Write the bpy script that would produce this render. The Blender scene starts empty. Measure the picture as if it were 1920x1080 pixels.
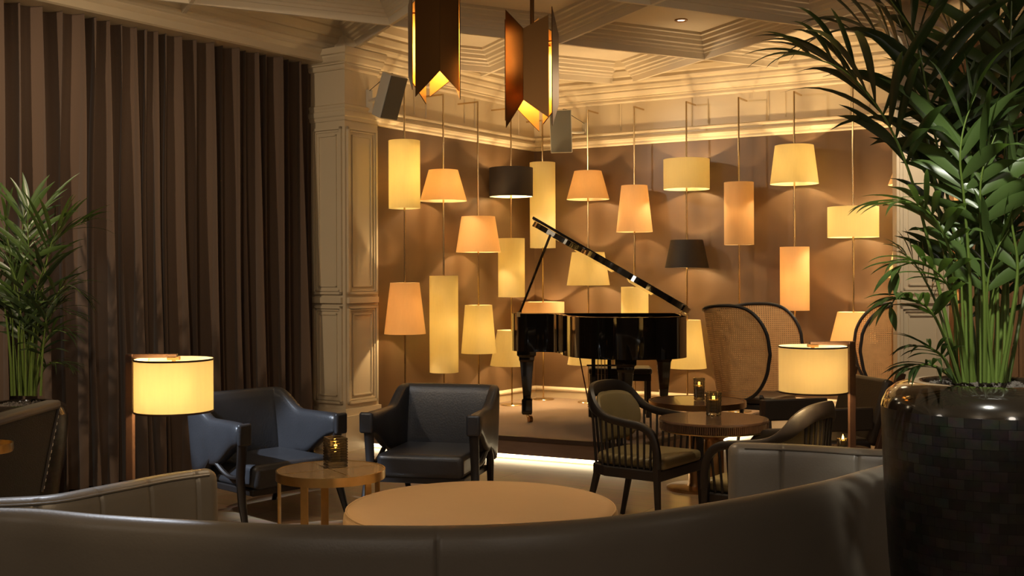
import bpy, bmesh, math, random
from mathutils import Vector, Matrix, noise
random.seed(7)
C = bpy.context.scene.collection
sc = bpy.context.scene
PI = math.pi
F = 2100.0; CX = 960.0; CY = 516.0; EYE = 1.5; ROLL = 0.004
ST = 0.19            # stage height

# ---------- photograph measurements -> places in the room ----------
def ab(px, py):
    u, v = px-CX, py-CY
    return u-ROLL*v, v+ROLL*u
def at(px, py, Y):
    a, b = ab(px, py)
    return Vector((a/F*Y, Y, EYE-b/F*Y))
def on_z(px, py, z):
    a, b = ab(px, py)
    Y = F*(EYE-z)/b
    return Vector((a/F*Y, Y, z))
def V(*a): return Vector(a)

# ---------- materials ----------
MATS = {}
def nodes_of(name):
    m = bpy.data.materials.new(name); m.use_nodes = True
    nt = m.node_tree
    return m, nt, nt.nodes, nt.links, nt.nodes['Principled BSDF']
def mat(name, col, rough=.5, metal=0., var=0., scale=8., bump=0., bscale=60., coat=0., stretch=(1,1,1), spec=.5, sheen=0.):
    if name in MATS: return MATS[name]
    m, nt, N, L, p = nodes_of(name)
    c = (col[0], col[1], col[2], 1)
    p.inputs['Base Color'].default_value = c
    p.inputs['Roughness'].default_value = rough
    p.inputs['Metallic'].default_value = metal
    p.inputs['Specular IOR Level'].default_value = spec
    p.inputs['Coat Weight'].default_value = coat
    p.inputs['Sheen Weight'].default_value = sheen
    tc = N.new('ShaderNodeTexCoord'); mp = N.new('ShaderNodeMapping'); mp.inputs['Scale'].default_value = stretch
    L.new(tc.outputs['Object'], mp.inputs['Vector'])
    if var > 0:
        nz = N.new('ShaderNodeTexNoise'); nz.inputs['Scale'].default_value = scale; nz.inputs['Detail'].default_value = 4
        L.new(mp.outputs['Vector'], nz.inputs['Vector'])
        rp = N.new('ShaderNodeMix'); rp.data_type = 'RGBA'
        rp.inputs['A'].default_value = tuple(max(0, x*(1-var)) for x in col)+(1,)
        rp.inputs['B'].default_value = tuple(min(1, x*(1+var)) for x in col)+(1,)
        L.new(nz.outputs['Fac'], rp.inputs['Factor']); L.new(rp.outputs['Result'], p.inputs['Base Color'])
    if bump > 0:
        n2 = N.new('ShaderNodeTexNoise'); n2.inputs['Scale'].default_value = bscale; n2.inputs['Detail'].default_value = 3
        L.new(mp.outputs['Vector'], n2.inputs['Vector'])
        b = N.new('ShaderNodeBump'); b.inputs['Strength'].default_value = bump; b.inputs['Distance'].default_value = .01
        L.new(n2.outputs['Fac'], b.inputs['Height']); L.new(b.outputs['Normal'], p.inputs['Normal'])
    MATS[name] = m
    return m
def emit_mat(name, col, s):
    m, nt, N, L, p = nodes_of(name)
    p.inputs['Base Color'].default_value = (*col, 1)
    p.inputs['Emission Color'].default_value = (*col, 1)
    p.inputs['Emission Strength'].default_value = s
    return m
def shade_mat(name, col, trans=.6):
    """lamp shade cloth: lets the bulb inside shine through"""
    m, nt, N, L, p = nodes_of(name)
    N.remove(p); out = N['Material Output']
    d = N.new('ShaderNodeBsdfDiffuse'); t = N.new('ShaderNodeBsdfTranslucent'); mx = N.new('ShaderNodeMixShader')
    tc = N.new('ShaderNodeTexCoord'); mp = N.new('ShaderNodeMapping'); mp.inputs['Scale'].default_value = (90, 90, 6)
    nz = N.new('ShaderNodeTexNoise'); nz.inputs['Scale'].default_value = 1.0; nz.inputs['Detail'].default_value = 2
    L.new(tc.outputs['Object'], mp.inputs['Vector']); L.new(mp.outputs['Vector'], nz.inputs['Vector'])
    rp = N.new('ShaderNodeMix'); rp.data_type = 'RGBA'
    rp.inputs['A'].default_value = tuple(x*.95 for x in col)+(1,); rp.inputs['B'].default_value = tuple(min(1, x*1.03) for x in col)+(1,)
    L.new(nz.outputs['Fac'], rp.inputs['Factor'])
    L.new(rp.outputs['Result'], d.inputs['Color']); L.new(rp.outputs['Result'], t.inputs['Color'])
    mx.inputs['Fac'].default_value = trans
    L.new(d.outputs[0], mx.inputs[1]); L.new(t.outputs[0], mx.inputs[2]); L.new(mx.outputs[0], out.inputs['Surface'])
    return m
def glass_mat(name, col, rough=.02):
    m, nt, N, L, p = nodes_of(name)
    p.inputs['Base Color'].default_value = (*col, 1); p.inputs['Roughness'].default_value = rough
    p.inputs['Transmission Weight'].default_value = .92; p.inputs['IOR'].default_value = 1.5
    return m
def plank_mat(name, c1, c2, sx, sy, rough, gap=(.05, .04, .03), rot=0, coat=0.):
    m, nt, N, L, p = nodes_of(name)
    tc = N.new('ShaderNodeTexCoord'); mp = N.new('ShaderNodeMapping'); mp.inputs['Rotation'].default_value = (0, 0, rot)
    L.new(tc.outputs['Object'], mp.inputs['Vector'])
    bk = N.new('ShaderNodeTexBrick'); bk.inputs['Color1'].default_value = (*c1, 1); bk.inputs['Color2'].default_value = (*c2, 1)
    bk.inputs['Mortar'].default_value = (*gap, 1); bk.inputs['Scale'].default_value = 1; bk.inputs['Mortar Size'].default_value = .003
    bk.inputs['Brick Width'].default_value = sx; bk.inputs['Row Height'].default_value = sy
    L.new(mp.outputs['Vector'], bk.inputs['Vector'])
    nz = N.new('ShaderNodeTexNoise'); nz.inputs['Scale'].default_value = 3.0; nz.inputs['Detail'].default_value = 6
    m2 = N.new('ShaderNodeMapping'); m2.inputs['Scale'].default_value = (1, 7, 1); L.new(mp.outputs['Vector'], m2.inputs['Vector'])
    L.new(m2.outputs['Vector'], nz.inputs['Vector'])
    mx = N.new('ShaderNodeMix'); mx.data_type = 'RGBA'; mx.blend_type = 'MULTIPLY'; mx.inputs['Factor'].default_value = .55
    L.new(bk.outputs['Color'], mx.inputs['A']); L.new(nz.outputs['Color'], mx.inputs['B'])
    hs = N.new('ShaderNodeHueSaturation'); hs.inputs['Value'].default_value = 1.5; hs.inputs['Saturation'].default_value = .95
    L.new(mx.outputs['Result'], hs.inputs['Color'])
    L.new(hs.outputs['Color'], p.inputs['Base Color'])
    p.inputs['Roughness'].default_value = rough; p.inputs['Coat Weight'].default_value = coat; p.inputs['Coat Roughness'].default_value = .15
    return m
def cane_mat():
    m, nt, N, L, p = nodes_of('woven_cane')
    out = N['Material Output']
    uv = N.new('ShaderNodeUVMap'); uv.uv_map = 'UVMap'
    sp = N.new('ShaderNodeSeparateXYZ'); L.new(uv.outputs['UV'], sp.inputs[0])
    cs = []
    for k in ('X', 'Y'):
        a = N.new('ShaderNodeMath'); a.operation = 'MULTIPLY'; a.inputs[1].default_value = 2*PI/.0165
        L.new(sp.outputs[k], a.inputs[0])
        b = N.new('ShaderNodeMath'); b.operation = 'COSINE'; L.new(a.outputs[0], b.inputs[0]); cs.append(b)
    mn = N.new('ShaderNodeMath'); mn.operation = 'MINIMUM'; L.new(cs[0].outputs[0], mn.inputs[0]); L.new(cs[1].outputs[0], mn.inputs[1])
    gt = N.new('ShaderNodeMath'); gt.operation = 'GREATER_THAN'; gt.inputs[1].default_value = .30; L.new(mn.outputs[0], gt.inputs[0])
    nz = N.new('ShaderNodeTexNoise'); nz.inputs['Scale'].default_value = 25
    L.new(uv.outputs['UV'], nz.inputs['Vector'])
    mx = N.new('ShaderNodeMix'); mx.data_type = 'RGBA'
    mx.inputs['A'].default_value = (.55, .30, .11, 1); mx.inputs['B'].default_value = (.78, .46, .19, 1)
    L.new(nz.outputs['Fac'], mx.inputs['Factor']); L.new(mx.outputs['Result'], p.inputs['Base Color'])
    p.inputs['Roughness'].default_value = .5
    tr = N.new('ShaderNodeBsdfTransparent'); ms = N.new('ShaderNodeMixShader')
    L.new(gt.outputs[0], ms.inputs['Fac']); L.new(p.outputs[0], ms.inputs[1]); L.new(tr.outputs[0], ms.inputs[2])
    L.new(ms.outputs[0], out.inputs['Surface'])
    return m
def mosaic_mat():
    m, nt, N, L, p = nodes_of('pen_shell_mosaic')
    tc = N.new('ShaderNodeTexCoord'); sp = N.new('ShaderNodeSeparateXYZ'); L.new(tc.outputs['Object'], sp.inputs[0])
    at2 = N.new('ShaderNodeMath'); at2.operation = 'ARCTAN2'; L.new(sp.outputs['Y'], at2.inputs[0]); L.new(sp.outputs['X'], at2.inputs[1])
    ml = N.new('ShaderNodeMath'); ml.operation = 'MULTIPLY'; ml.inputs[1].default_value = .335; L.new(at2.outputs[0], ml.inputs[0])
    cb = N.new('ShaderNodeCombineXYZ'); L.new(ml.outputs[0], cb.inputs['X']); L.new(sp.outputs['Z'], cb.inputs['Y'])
    bk = N.new('ShaderNodeTexBrick'); bk.inputs['Scale'].default_value = 1; bk.inputs['Brick Width'].default_value = .05; bk.inputs['Row Height'].default_value = .032
    bk.inputs['Mortar Size'].default_value = .0008
    bk.inputs['Color1'].default_value = (.018, .016, .014, 1); bk.inputs['Color2'].default_value = (.052, .046, .041, 1); bk.inputs['Mortar'].default_value = (.004, .004, .004, 1)
    L.new(cb.outputs[0], bk.inputs['Vector'])
    nz = N.new('ShaderNodeTexNoise'); nz.inputs['Scale'].default_value = 22; nz.inputs['Detail'].default_value = 5; L.new(cb.outputs[0], nz.inputs['Vector'])
    mx = N.new('ShaderNodeMix'); mx.data_type = 'RGBA'; mx.blend_type = 'MULTIPLY'; mx.inputs['Factor'].default_value = .85
    L.new(bk.outputs['Color'], mx.inputs['A']); L.new(nz.outputs['Color'], mx.inputs['B'])
    L.new(mx.outputs['Result'], p.inputs['Base Color'])
    rr = N.new('ShaderNodeMapRange'); rr.inputs['To Min'].default_value = .22; rr.inputs['To Max'].default_value = .5
    L.new(nz.outputs['Fac'], rr.inputs['Value']); L.new(rr.outputs[0], p.inputs['Roughness'])
    return m

M = {}
M['cream_paint'] = mat('cream_paint', (.56, .46, .31), .42, var=.04, scale=3)
M['ceiling_paint'] = mat('ceiling_paint', (.58, .49, .36), .5, var=.05, scale=2)
M['wall_brown'] = mat('brown_silk_wallcovering', (.098, .056, .027), .42, var=.10, scale=5, stretch=(1, 1, .15), bump=.06, bscale=90, spec=.5)
M['curtain'] = mat('brown_velvet', (.098, .058, .034), .85, var=.12, scale=9, stretch=(1, 1, .08), sheen=.25)
M['floor'] = plank_mat('pale_oak_floor', (.27, .185, .11), (.20, .135, .08), 1.4, .42, .30, rot=.52, coat=.25)
M['carpet'] = mat('stage_carpet', (.195, .120, .066), .9, var=.15, scale=5, bump=.3, bscale=300, sheen=.2)
M['riser'] = mat('walnut_riser', (.16, .095, .06), .4, var=.2, scale=6, stretch=(1, 1, 6))
M['dark_wall'] = mat('dark_room_wall', (.10, .065, .04), .6, var=.1)
M['brass'] = mat('brushed_brass', (.80, .58, .27), .28, 1.0, var=.1, scale=30)
M['bronze'] = mat('antique_bronze', (.36, .21, .10), .30, 1.0, var=.15, scale=14)
M['pole_brass'] = mat('polished_brass_pole', (.62, .46, .25), .22, 1.0)
M['copper'] = mat('copper_sheet', (.13, .060, .018), .28, 1.0, var=.12, scale=5)
M['copper_in'] = mat('gold_leaf_inside', (.92, .60, .20), .35, .7)
M['piano'] = mat('black_piano_lacquer', (.004, .0035, .003), .06, coat=1., spec=.6)
M['black_wood'] = mat('black_stained_wood', (.012, .009, .008), .46, var=.3, scale=20)
M['dark_wood'] = mat('dark_walnut', (.045, .025, .016), .36, var=.3, scale=10, stretch=(6, 1, 1))
M['lamp_wood'] = mat('lamp_walnut', (.055, .026, .014), .42, var=.25, scale=9, stretch=(1, 1, .2))
M['gold_wood'] = mat('golden_veneer', (.27, .175, .085), .25, var=.25, scale=5, stretch=(12, 1, 1), coat=.5)
M['table_wood'] = mat('dark_table_veneer', (.085, .046, .028), .22, var=.25, scale=7, stretch=(8, 1, 1), coat=.4)
M['blue_leather'] = mat('navy_black_leather', (.028, .029, .033), .36, var=.2, scale=7, bump=.12, bscale=90)
M['grey_leather'] = mat('taupe_grey_leather', (.150, .130, .104), .40, var=.08, scale=6, bump=.06, bscale=120)
M['tan_leather'] = mat('tan_leather', (.42, .275, .145), .50, var=.06, scale=4, bump=.05, bscale=120)
M['olive_leather'] = mat('olive_leather', (.165, .13, .06), .42, var=.1, scale=6, bump=.08, bscale=90)
M['brown_leather'] = mat('dark_brown_leather', (.030, .022, .016), .38, var=.2, scale=6, bump=.1, bscale=90)
M['cane'] = cane_mat()
M['mosaic'] = mosaic_mat()
M['pot_glaze'] = mat('bronze_glazed_rim', (.016, .012, .008), .14, var=.3, scale=6, coat=1.)
M['gravel'] = mat('grey_gravel', (.10, .085, .07), .9, var=.6, scale=60, bump=.6, bscale=120)
def leaf_mat(name, col):
    m = mat(name, col, .34, var=.4, scale=5, spec=.6)
    nt = m.node_tree; N, L = nt.nodes, nt.links; pb = N['Principled BSDF']; out = N['Material Output']
    t = N.new('ShaderNodeBsdfTranslucent'); t.inputs['Color'].default_value = (col[0]*2.2, col[1]*2.4, col[2]*1.2, 1)
    mx = N.new('ShaderNodeMixShader'); mx.inputs['Fac'].default_value = .22
    L.new(pb.outputs[0], mx.inputs[1]); L.new(t.outputs[0], mx.inputs[2]); L.new(mx.outputs[0], out.inputs['Surface'])
    return m
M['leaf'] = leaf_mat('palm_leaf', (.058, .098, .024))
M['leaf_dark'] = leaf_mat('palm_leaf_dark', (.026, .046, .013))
M['stem'] = mat('palm_stem', (.105, .16, .028), .42, var=.25, scale=6)
M['speaker'] = mat('cream_speaker_case', (.50, .46, .38), .45)
M['grille'] = mat('grey_speaker_grille', (.10, .092, .07), .7, bump=.3, bscale=400)
M['steel'] = mat('steel', (.55, .52, .47), .25, 1.0)
M['rubber'] = mat('black_rubber', (.01, .01, .01), .6)
M['soundboard'] = mat('spruce_soundboard', (.45, .25, .08), .35, var=.15, scale=5, stretch=(1, 12, 1))
M['led'] = emit_mat('led_strip', (1., .80, .48), 6.)
M['flame'] = emit_mat('candle_flame', (1., .55, .10), 14.)
M['wax'] = mat('candle_wax', (.65, .48, .15), .5)
M['bulb'] = emit_mat('filament_tube', (1., .60, .20), 30.)
M['spot_lens'] = emit_mat('downlight_lens', (1., .90, .75), 6.)
M['crystal'] = glass_mat('smoked_crystal', (.36, .31, .22))
M['shade_cream'] = shade_mat('cream_shade_cloth', (.80, .72, .45), .58)
M['shade_tan'] = shade_mat('tan_shade_cloth', (.72, .55, .33), .53)
M['shade_white'] = shade_mat('ivory_shade_cloth', (.86, .78, .56), .52)
M['lining'] = mat('white_shade_lining', (.80, .74, .60), .7)
M['shade_dark'] = mat('dark_brown_shade', (.016, .010, .006), .7)
M['key_white'] = mat('piano_key_ivory', (.75, .72, .62), .3)

# ---------- mesh building ----------
class MB:
    def __init__(s): s.v = []; s.f = []; s.uv = None
    def add(s, vs, fs):
        o = len(s.v); s.v += [Vector(x) for x in vs]; s.f += [[i+o for i in f] for f in fs]; return s
    def box(s, c, d, R=None, taper=1.0):
        x, y, z = d[0]/2, d[1]/2, d[2]/2
        vs = [V(sx*x*(taper if sz < 0 else 1), sy*y*(taper if sz < 0 else 1), sz*z) for sz in (-1, 1) for sx, sy in ((-1, -1), (1, -1), (1, 1), (-1, 1))]
        if R is not None: vs = [R @ q for q in vs]
        c = Vector(c)
        return s.add([q+c for q in vs], [(3, 2, 1, 0), (4, 5, 6, 7), (0, 1, 5, 4), (1, 2, 6, 5), (2, 3, 7, 6), (3, 0, 4, 7)])
    def prism(s, poly, z0, z1):
        """poly of (x,y), counter-clockwise"""
        n = len(poly)
        A = sum(poly[i][0]*poly[(i+1) % n][1]-poly[(i+1) % n][0]*poly[i][1] for i in range(n))
        if A < 0: poly = poly[::-1]
        vs = [V(p[0], p[1], z0) for p in poly]+[V(p[0], p[1], z1) for p in poly]
        fs = [list(range(n))[::-1], list(range(n, 2*n))]+[(i, (i+1) % n, n+(i+1) % n, n+i) for i in range(n)]
        return s.add(vs, fs)
    def lathe(s, prof, n=40, c=(0, 0, 0), cap=True):
        c = Vector(c); vs = []; fs = []
        for r, z in prof:
            for k in range(n):
                a = 2*PI*k/n; vs.append(c+V(r*math.cos(a), r*math.sin(a), z))
        m = len(prof)
        for i in range(m-1):
            for k in range(n):
                k2 = (k+1) % n; fs.append((i*n+k, i*n+k2, (i+1)*n+k2, (i+1)*n+k))
        if cap:
            if prof[0][0] > 1e-5: fs.append(list(range(n))[::-1])
            if prof[-1][0] > 1e-5: fs.append([(m-1)*n+k for k in range(n)])
        return s.add(vs, fs)
    def tube(s, pts, r, n=8, sq=(1, 1), up=None, caps=True):
        """r: number or list; sq flattens the section (a along side, b along up)"""
        pts = [Vector(p) for p in pts]; m = len(pts); rs = r if isinstance(r, (list, tuple)) else [r]*m
        vs = []; fs = []; U = Vector(up) if up is not None else None; prev = None
        for i, p in enumerate(pts):
            t = (pts[min(i+1, m-1)]-pts[max(i-1, 0)]).normalized()
            if U is not None: b = U
            else:
                b = prev if prev is not None else (V(0, 0, 1) if abs(t.z) < .9 else V(0, 1, 0))
            sd = t.cross(b)
            if sd.length < 1e-5: sd = t.orthogonal()
            sd.normalize(); bb = sd.cross(t).normalized(); prev = bb
            for k in range(n):
                a = 2*PI*k/n+PI/n
                vs.append(p+sd*math.cos(a)*rs[i]*sq[0]+bb*math.sin(a)*rs[i]*sq[1])
        for i in range(m-1):
            for k in range(n):
                k2 = (k+1) % n; fs.append((i*n+k, i*n+k2, (i+1)*n+k2, (i+1)*n+k))
        if caps: fs.append(list(range(n))[::-1]); fs.append([(m-1)*n+k for k in range(n)])
        return s.add(vs, fs)
    def bar(s, a, b, w, h, up=(0, 0, 1), w2=None, h2=None):
        """straight bar of rectangular section"""
        a, b = Vector(a), Vector(b); t = (b-a).normalized(); u = Vector(up)
        if abs(t.dot(u)) > .98: u = V(1, 0, 0)
        sd = t.cross(u).normalized(); bb = sd.cross(t).normalized(); w2 = w2 or w; h2 = h2 or h
        vs = []
        for p, ww, hh in ((a, w, h), (b, w2, h2)):
            vs += [p-sd*ww/2-bb*hh/2, p+sd*ww/2-bb*hh/2, p+sd*ww/2+bb*hh/2, p-sd*ww/2+bb*hh/2]
        return s.add(vs, [(3, 2, 1, 0), (4, 5, 6, 7), (0, 1, 5, 4), (1, 2, 6, 5), (2, 3, 7, 6), (3, 0, 4, 7)])
    def rows(s, rows, closed=True, caps=True, loop=False):
        """skin a list of rings"""
        n = len(rows[0]); m = len(rows); vs = [p for r in rows for p in r]; fs = []
        for i in range(m if loop else m-1):
            i2 = (i+1) % m
            for k in range(n if closed else n-1):
                k2 = (k+1) % n; fs.append((i*n+k, i*n+k2, i2*n+k2, i2*n+k))
        if caps and closed and not loop: fs.append(list(range(n))[::-1]); fs.append([(m-1)*n+k for k in range(n)])
        return s.add(vs, fs)
    def build(s, name, m, parent=None, smooth=35, bevel=0, seg=2, kind=None, label=None, subsurf=0):
        me = bpy.data.meshes.new(name); me.from_pydata([tuple(v) for v in s.v], [], s.f)
        bm = bmesh.new(); bm.from_mesh(me); bmesh.ops.recalc_face_normals(bm, faces=bm.faces); bm.to_mesh(me); bm.free()
        me.update()
        if smooth:
            me.polygons.foreach_set('use_smooth', [True]*len(me.polygons)); me.set_sharp_from_angle(angle=math.radians(smooth))
        o = bpy.data.objects.new(name, me); C.objects.link(o)
        me.materials.append(M[m] if isinstance(m, str) else m)
        if parent is not None: o.parent = parent
        if bevel:
            b = o.modifiers.new('bevel', 'BEVEL'); b.width = bevel; b.segments = seg; b.limit_method = 'ANGLE'; b.angle_limit = math.radians(40)
        if subsurf:
            ss = o.modifiers.new('sub', 'SUBSURF'); ss.levels = subsurf; ss.render_levels = subsurf
        if kind: o['kind'] = kind
        if label: o['label'] = label
        return o
def tag(o, label, cat, group=None, kind=None):
    o['label'] = label; o['category'] = cat
    if group: o['group'] = group
    if kind: o['kind'] = kind
    return o
def thing(name, label, cat, loc=(0, 0, 0), rz=0, group=None):
    o = bpy.data.objects.new(name, None); C.objects.link(o); o.location = loc; o.rotation_euler = (0, 0, rz)
    o.empty_display_size = .1
    return tag(o, label, cat, group)
def copy_tree(o, parent=None):
    c = o.copy(); C.objects.link(c)
    if parent is not None: c.parent = parent
    for ch in list(o.children):
        copy_tree(ch, c)
    return c
def cr(pts, n=12):
    """catmull-rom through points"""
    P = [Vector(p) for p in pts]; P = [P[0]*2-P[1]]+P+[P[-1]*2-P[-2]]; out = []
    for i in range(1, len(P)-2):
        for k in range(n):
            t = k/n; a, b, c, d = P[i-1], P[i], P[i+1], P[i+2]
            out.append(.5*((2*b)+(c-a)*t+(2*a-5*b+4*c-d)*t*t+(3*b-a-3*c+d)*t**3))
    out.append(P[-2].copy()); return out
def resample(pts, step):
    d = [0]
    for i in range(1, len(pts)): d.append(d[-1]+(pts[i]-pts[i-1]).length)
    n = max(2, int(round(d[-1]/step))); out = []; j = 0
    for k in range(n+1):
        x = d[-1]*k/n
        while j < len(d)-2 and d[j+1] < x: j += 1
        t = (x-d[j])/max(1e-9, d[j+1]-d[j]); out.append(pts[j].lerp(pts[j+1], min(1, max(0, t))))
    return out, d[-1]
def point_light(name, loc, power, col=(1., .62, .28), r=.03):
    l = bpy.data.lights.new(name, 'POINT'); l.energy = power; l.color = col; l.shadow_soft_size = r
    o = bpy.data.objects.new(name, l); C.objects.link(o); o.location = loc; return o
def spot_light(name, loc, target, power, angle, col=(1., .75, .45), blend=.6, r=.05):
    l = bpy.data.lights.new(name, 'SPOT'); l.energy = power; l.color = col; l.shadow_soft_size = r
    l.spot_size = math.radians(angle); l.spot_blend = blend
    o = bpy.data.objects.new(name, l); C.objects.link(o); o.location = loc
    o.rotation_euler = (Vector(target)-Vector(loc)).to_track_quat('-Z', 'Y').to_euler(); return o

# ---------- camera ----------
cam = bpy.data.cameras.new('camera'); co = bpy.data.objects.new('camera', cam); C.objects.link(co)
cam.sensor_width = 36; cam.lens = F/1920*36; cam.shift_y = -(540-CY)/1920; cam.clip_start = .05
co.matrix_world = Matrix.Translation((0, 0, EYE)) @ Matrix.Rotation(PI/2, 4, 'X') @ Matrix.Rotation(-ROLL, 4, 'Z')
sc.camera = co
# ================= the room =================
K = V(.243, 12.11, 0)                      # far corner of the alcove
LD = V(-.566, -.825, 0).normalized()       # along the left alcove wall, towards the camera
LN = V(.825, -.566, 0).normalized()        # its inner normal
RD = V(.8626, -.506, 0).normalized()       # along the right alcove wall, towards the camera
RN = V(-.506, -.8626, 0).normalized()
LP = K+LD*3.03                             # near end of the left alcove wall
CZ = 3.65; BZ = 3.45; RAILZ = 2.835
def wall_slab(name, a, b, z0, z1, n, m, t=.12):
    a, b = Vector(a), Vector(b); o = n*-t
    return MB().prism([(a.x, a.y), (b.x, b.y), ((b+o).x, (b+o).y), ((a+o).x, (a+o).y)], z0, z1).build(name, m, smooth=0, kind='structure')
RE = K+RD*5.6
wall_slab('wall_back_left', K-LD*.2, LP, 0, RAILZ+.02, LN, 'wall_brown')
wall_slab('wall_back_right', K-RD*.2, RE, 0, RAILZ+.02, RN, 'wall_brown')
wall_slab('wall_frieze_left', K-LD*.2, LP, RAILZ+.02, CZ, LN, 'cream_paint')
wall_slab('wall_frieze_right', K-RD*.2, RE, RAILZ+.02, CZ, RN, 'cream_paint')
# wall behind the curtain and the rest of the room
CW0 = LP+LN*-.75; CW1 = CW0+LD*14.5
wall_slab('wall_left', CW0-LD*.3, CW1, 0, CZ, LN, 'dark_wall')
FX0, FX1, FY0 = CW1.x-.3, 7.5, CW1.y-.1
wall_slab('wall_front', V(FX0, FY0, 0), V(FX1, FY0, 0), 0, CZ, V(0, 1, 0), 'dark_wall')
wall_slab('wall_right', V(FX1, FY0, 0), V(FX1, 13.0, 0), 0, CZ, V(-1, 0, 0), 'dark_wall')
MB().box(((FX0+FX1)/2, 6.5, -.05), (FX1-FX0+1, 24, .1)).build('floor', 'floor', smooth=0, kind='structure')

# coffered ceiling: panels above, a lattice of stepped beams below
cb = MB().box(((FX0+FX1)/2, 6.5, CZ+.06), (FX1-FX0+1, 24, .12))
P2 = V(1.76, 10.17, 0); E1 = V(.605, -1.335, 0); E2 = V(1.35, .72, 0)
prof = [(.022, BZ), (.050, BZ+.050), (.072, BZ+.052), (.085, BZ+.072), (.110, BZ+.080), (.120, BZ+.100), (.150, BZ+.108), (.168, BZ+.138), (.195, BZ+.145), (.215, BZ+.172), (.245, BZ+.178), (.250, CZ)]
prof = [(x*.66, z) for x, z in prof]
prof = [(-x, z) for x, z in prof[::-1]]+prof
def inside(p):
    return (p-K).dot(LN) > -.05 and (p-K).dot(RN) > -.05 and p.y > 3.0
def beam(o, d):
    d = d.normalized(); sd = V(-d.y, d.x, 0)
    ts = [t*.02 for t in range(-700, 700) if inside(o+d*(t*.02))]
    if not ts: return
    a, b = o+d*ts[0], o+d*ts[-1]
    cb.rows([[p+sd*x+V(0, 0, z) for x, z in prof] for p in (a, b)], closed=True)
off1 = V(-E1.normalized().y, E1.normalized().x, 0)*.0
off2 = V(-E2.normalized().y, E2.normalized().x, 0)*.0
for k in range(-4, 4): beam(P2+E2*k+off1*-1, E1)
prof = [(x, z-.0015 if abs(z-BZ) < 1e-6 else z) for x, z in prof]
for k in range(-3, 5): beam(P2+E1*k+off2*1, E2)
cb.build('ceiling', 'ceiling_paint', smooth=0, kind='structure')

# mouldings swept along the walls
def sweep(name, path, prof, m='cream_paint', side=None):
    """prof: (offset from the wall into the room, z); path: list of (point, mitre normal)"""
    mb = MB(); mb.rows([[p+n*x+V(0, 0, z) for x, z in prof] for p, n in path], closed=True)
    return mb.build(name, m, smooth=25, kind='structure')
MIT = (LN+RN)/(1+LN.dot(RN))
alc = [(LP, LN), (K, MIT), (RE, RN)]
rail = [(-.01, RAILZ), (.02, RAILZ), (.032, RAILZ+.012), (.032, RAILZ+.03), (.05, RAILZ+.04), (.058, RAILZ+.062), (.05, RAILZ+.08), (.03, RAILZ+.088), (.03, RAILZ+.105), (.045, RAILZ+.118), (.045, RAILZ+.132), (-.01, RAILZ+.15)]
sweep('trim_1', alc, rail)
crown = [(-.01, 3.27), (.02, 3.27), (.03, 3.285), (.03, 3.31), (.05, 3.315), (.05, 3.325), (.075, 3.335), (.10, 3.37), (.10, 3.385), (.125, 3.392), (.14, 3.42), (.14, BZ-.01), (.19, BZ), (.205, BZ+.02), (.205, BZ+.05), (.235, BZ+.06), (.26, BZ+.1), (.26, BZ+.12), (.30, BZ+.14), (.33, CZ), (-.01, CZ)]
sweep('trim_2', alc, crown)
base = [(-.01, ST), (.022, ST), (.022, ST+.075), (.034, ST+.08), (.034, ST+.095), (.012, ST+.115), (-.01, ST+.118)]
STG = [V(-1.33, 9.775, 0), V(.975, 8.60, 0), V(2.48, 10.80, 0)]
s_end = 2.594
sweep('baseboard_back', [(LP, LN), (K, MIT), (K+RD*s_end, RN)], base)
tall = [(-.01, 0), (.03, 0), (.03, .16), (.045, .165), (.045, .19), (.036, .2), (.036, .24), (.05, .25), (.05, .27), (.03, .285), (.03, .31), (-.01, .33)]
sweep('baseboard_right', [(K+RD*s_end, RN), (RE, RN)], tall)
# frieze battens
mb = MB()
for d, n, L0, ln in ((LD, LN, .3, 3.0), (RD, RN, .25, 4.2)):
    k = L0
    while k < ln:
        p = K+d*k+n*.004
        mb.bar(p+V(0, 0, RAILZ+.14), p+V(0, 0, 3.28), .012, .012)
        p = p+d*.17; mb.bar(p+V(0, 0, RAILZ+.17), p+V(0, 0, 3.24), .008, .008)
        k += .78
mb.build('trim_3', 'cream_paint', smooth=0, kind='structure')

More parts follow.
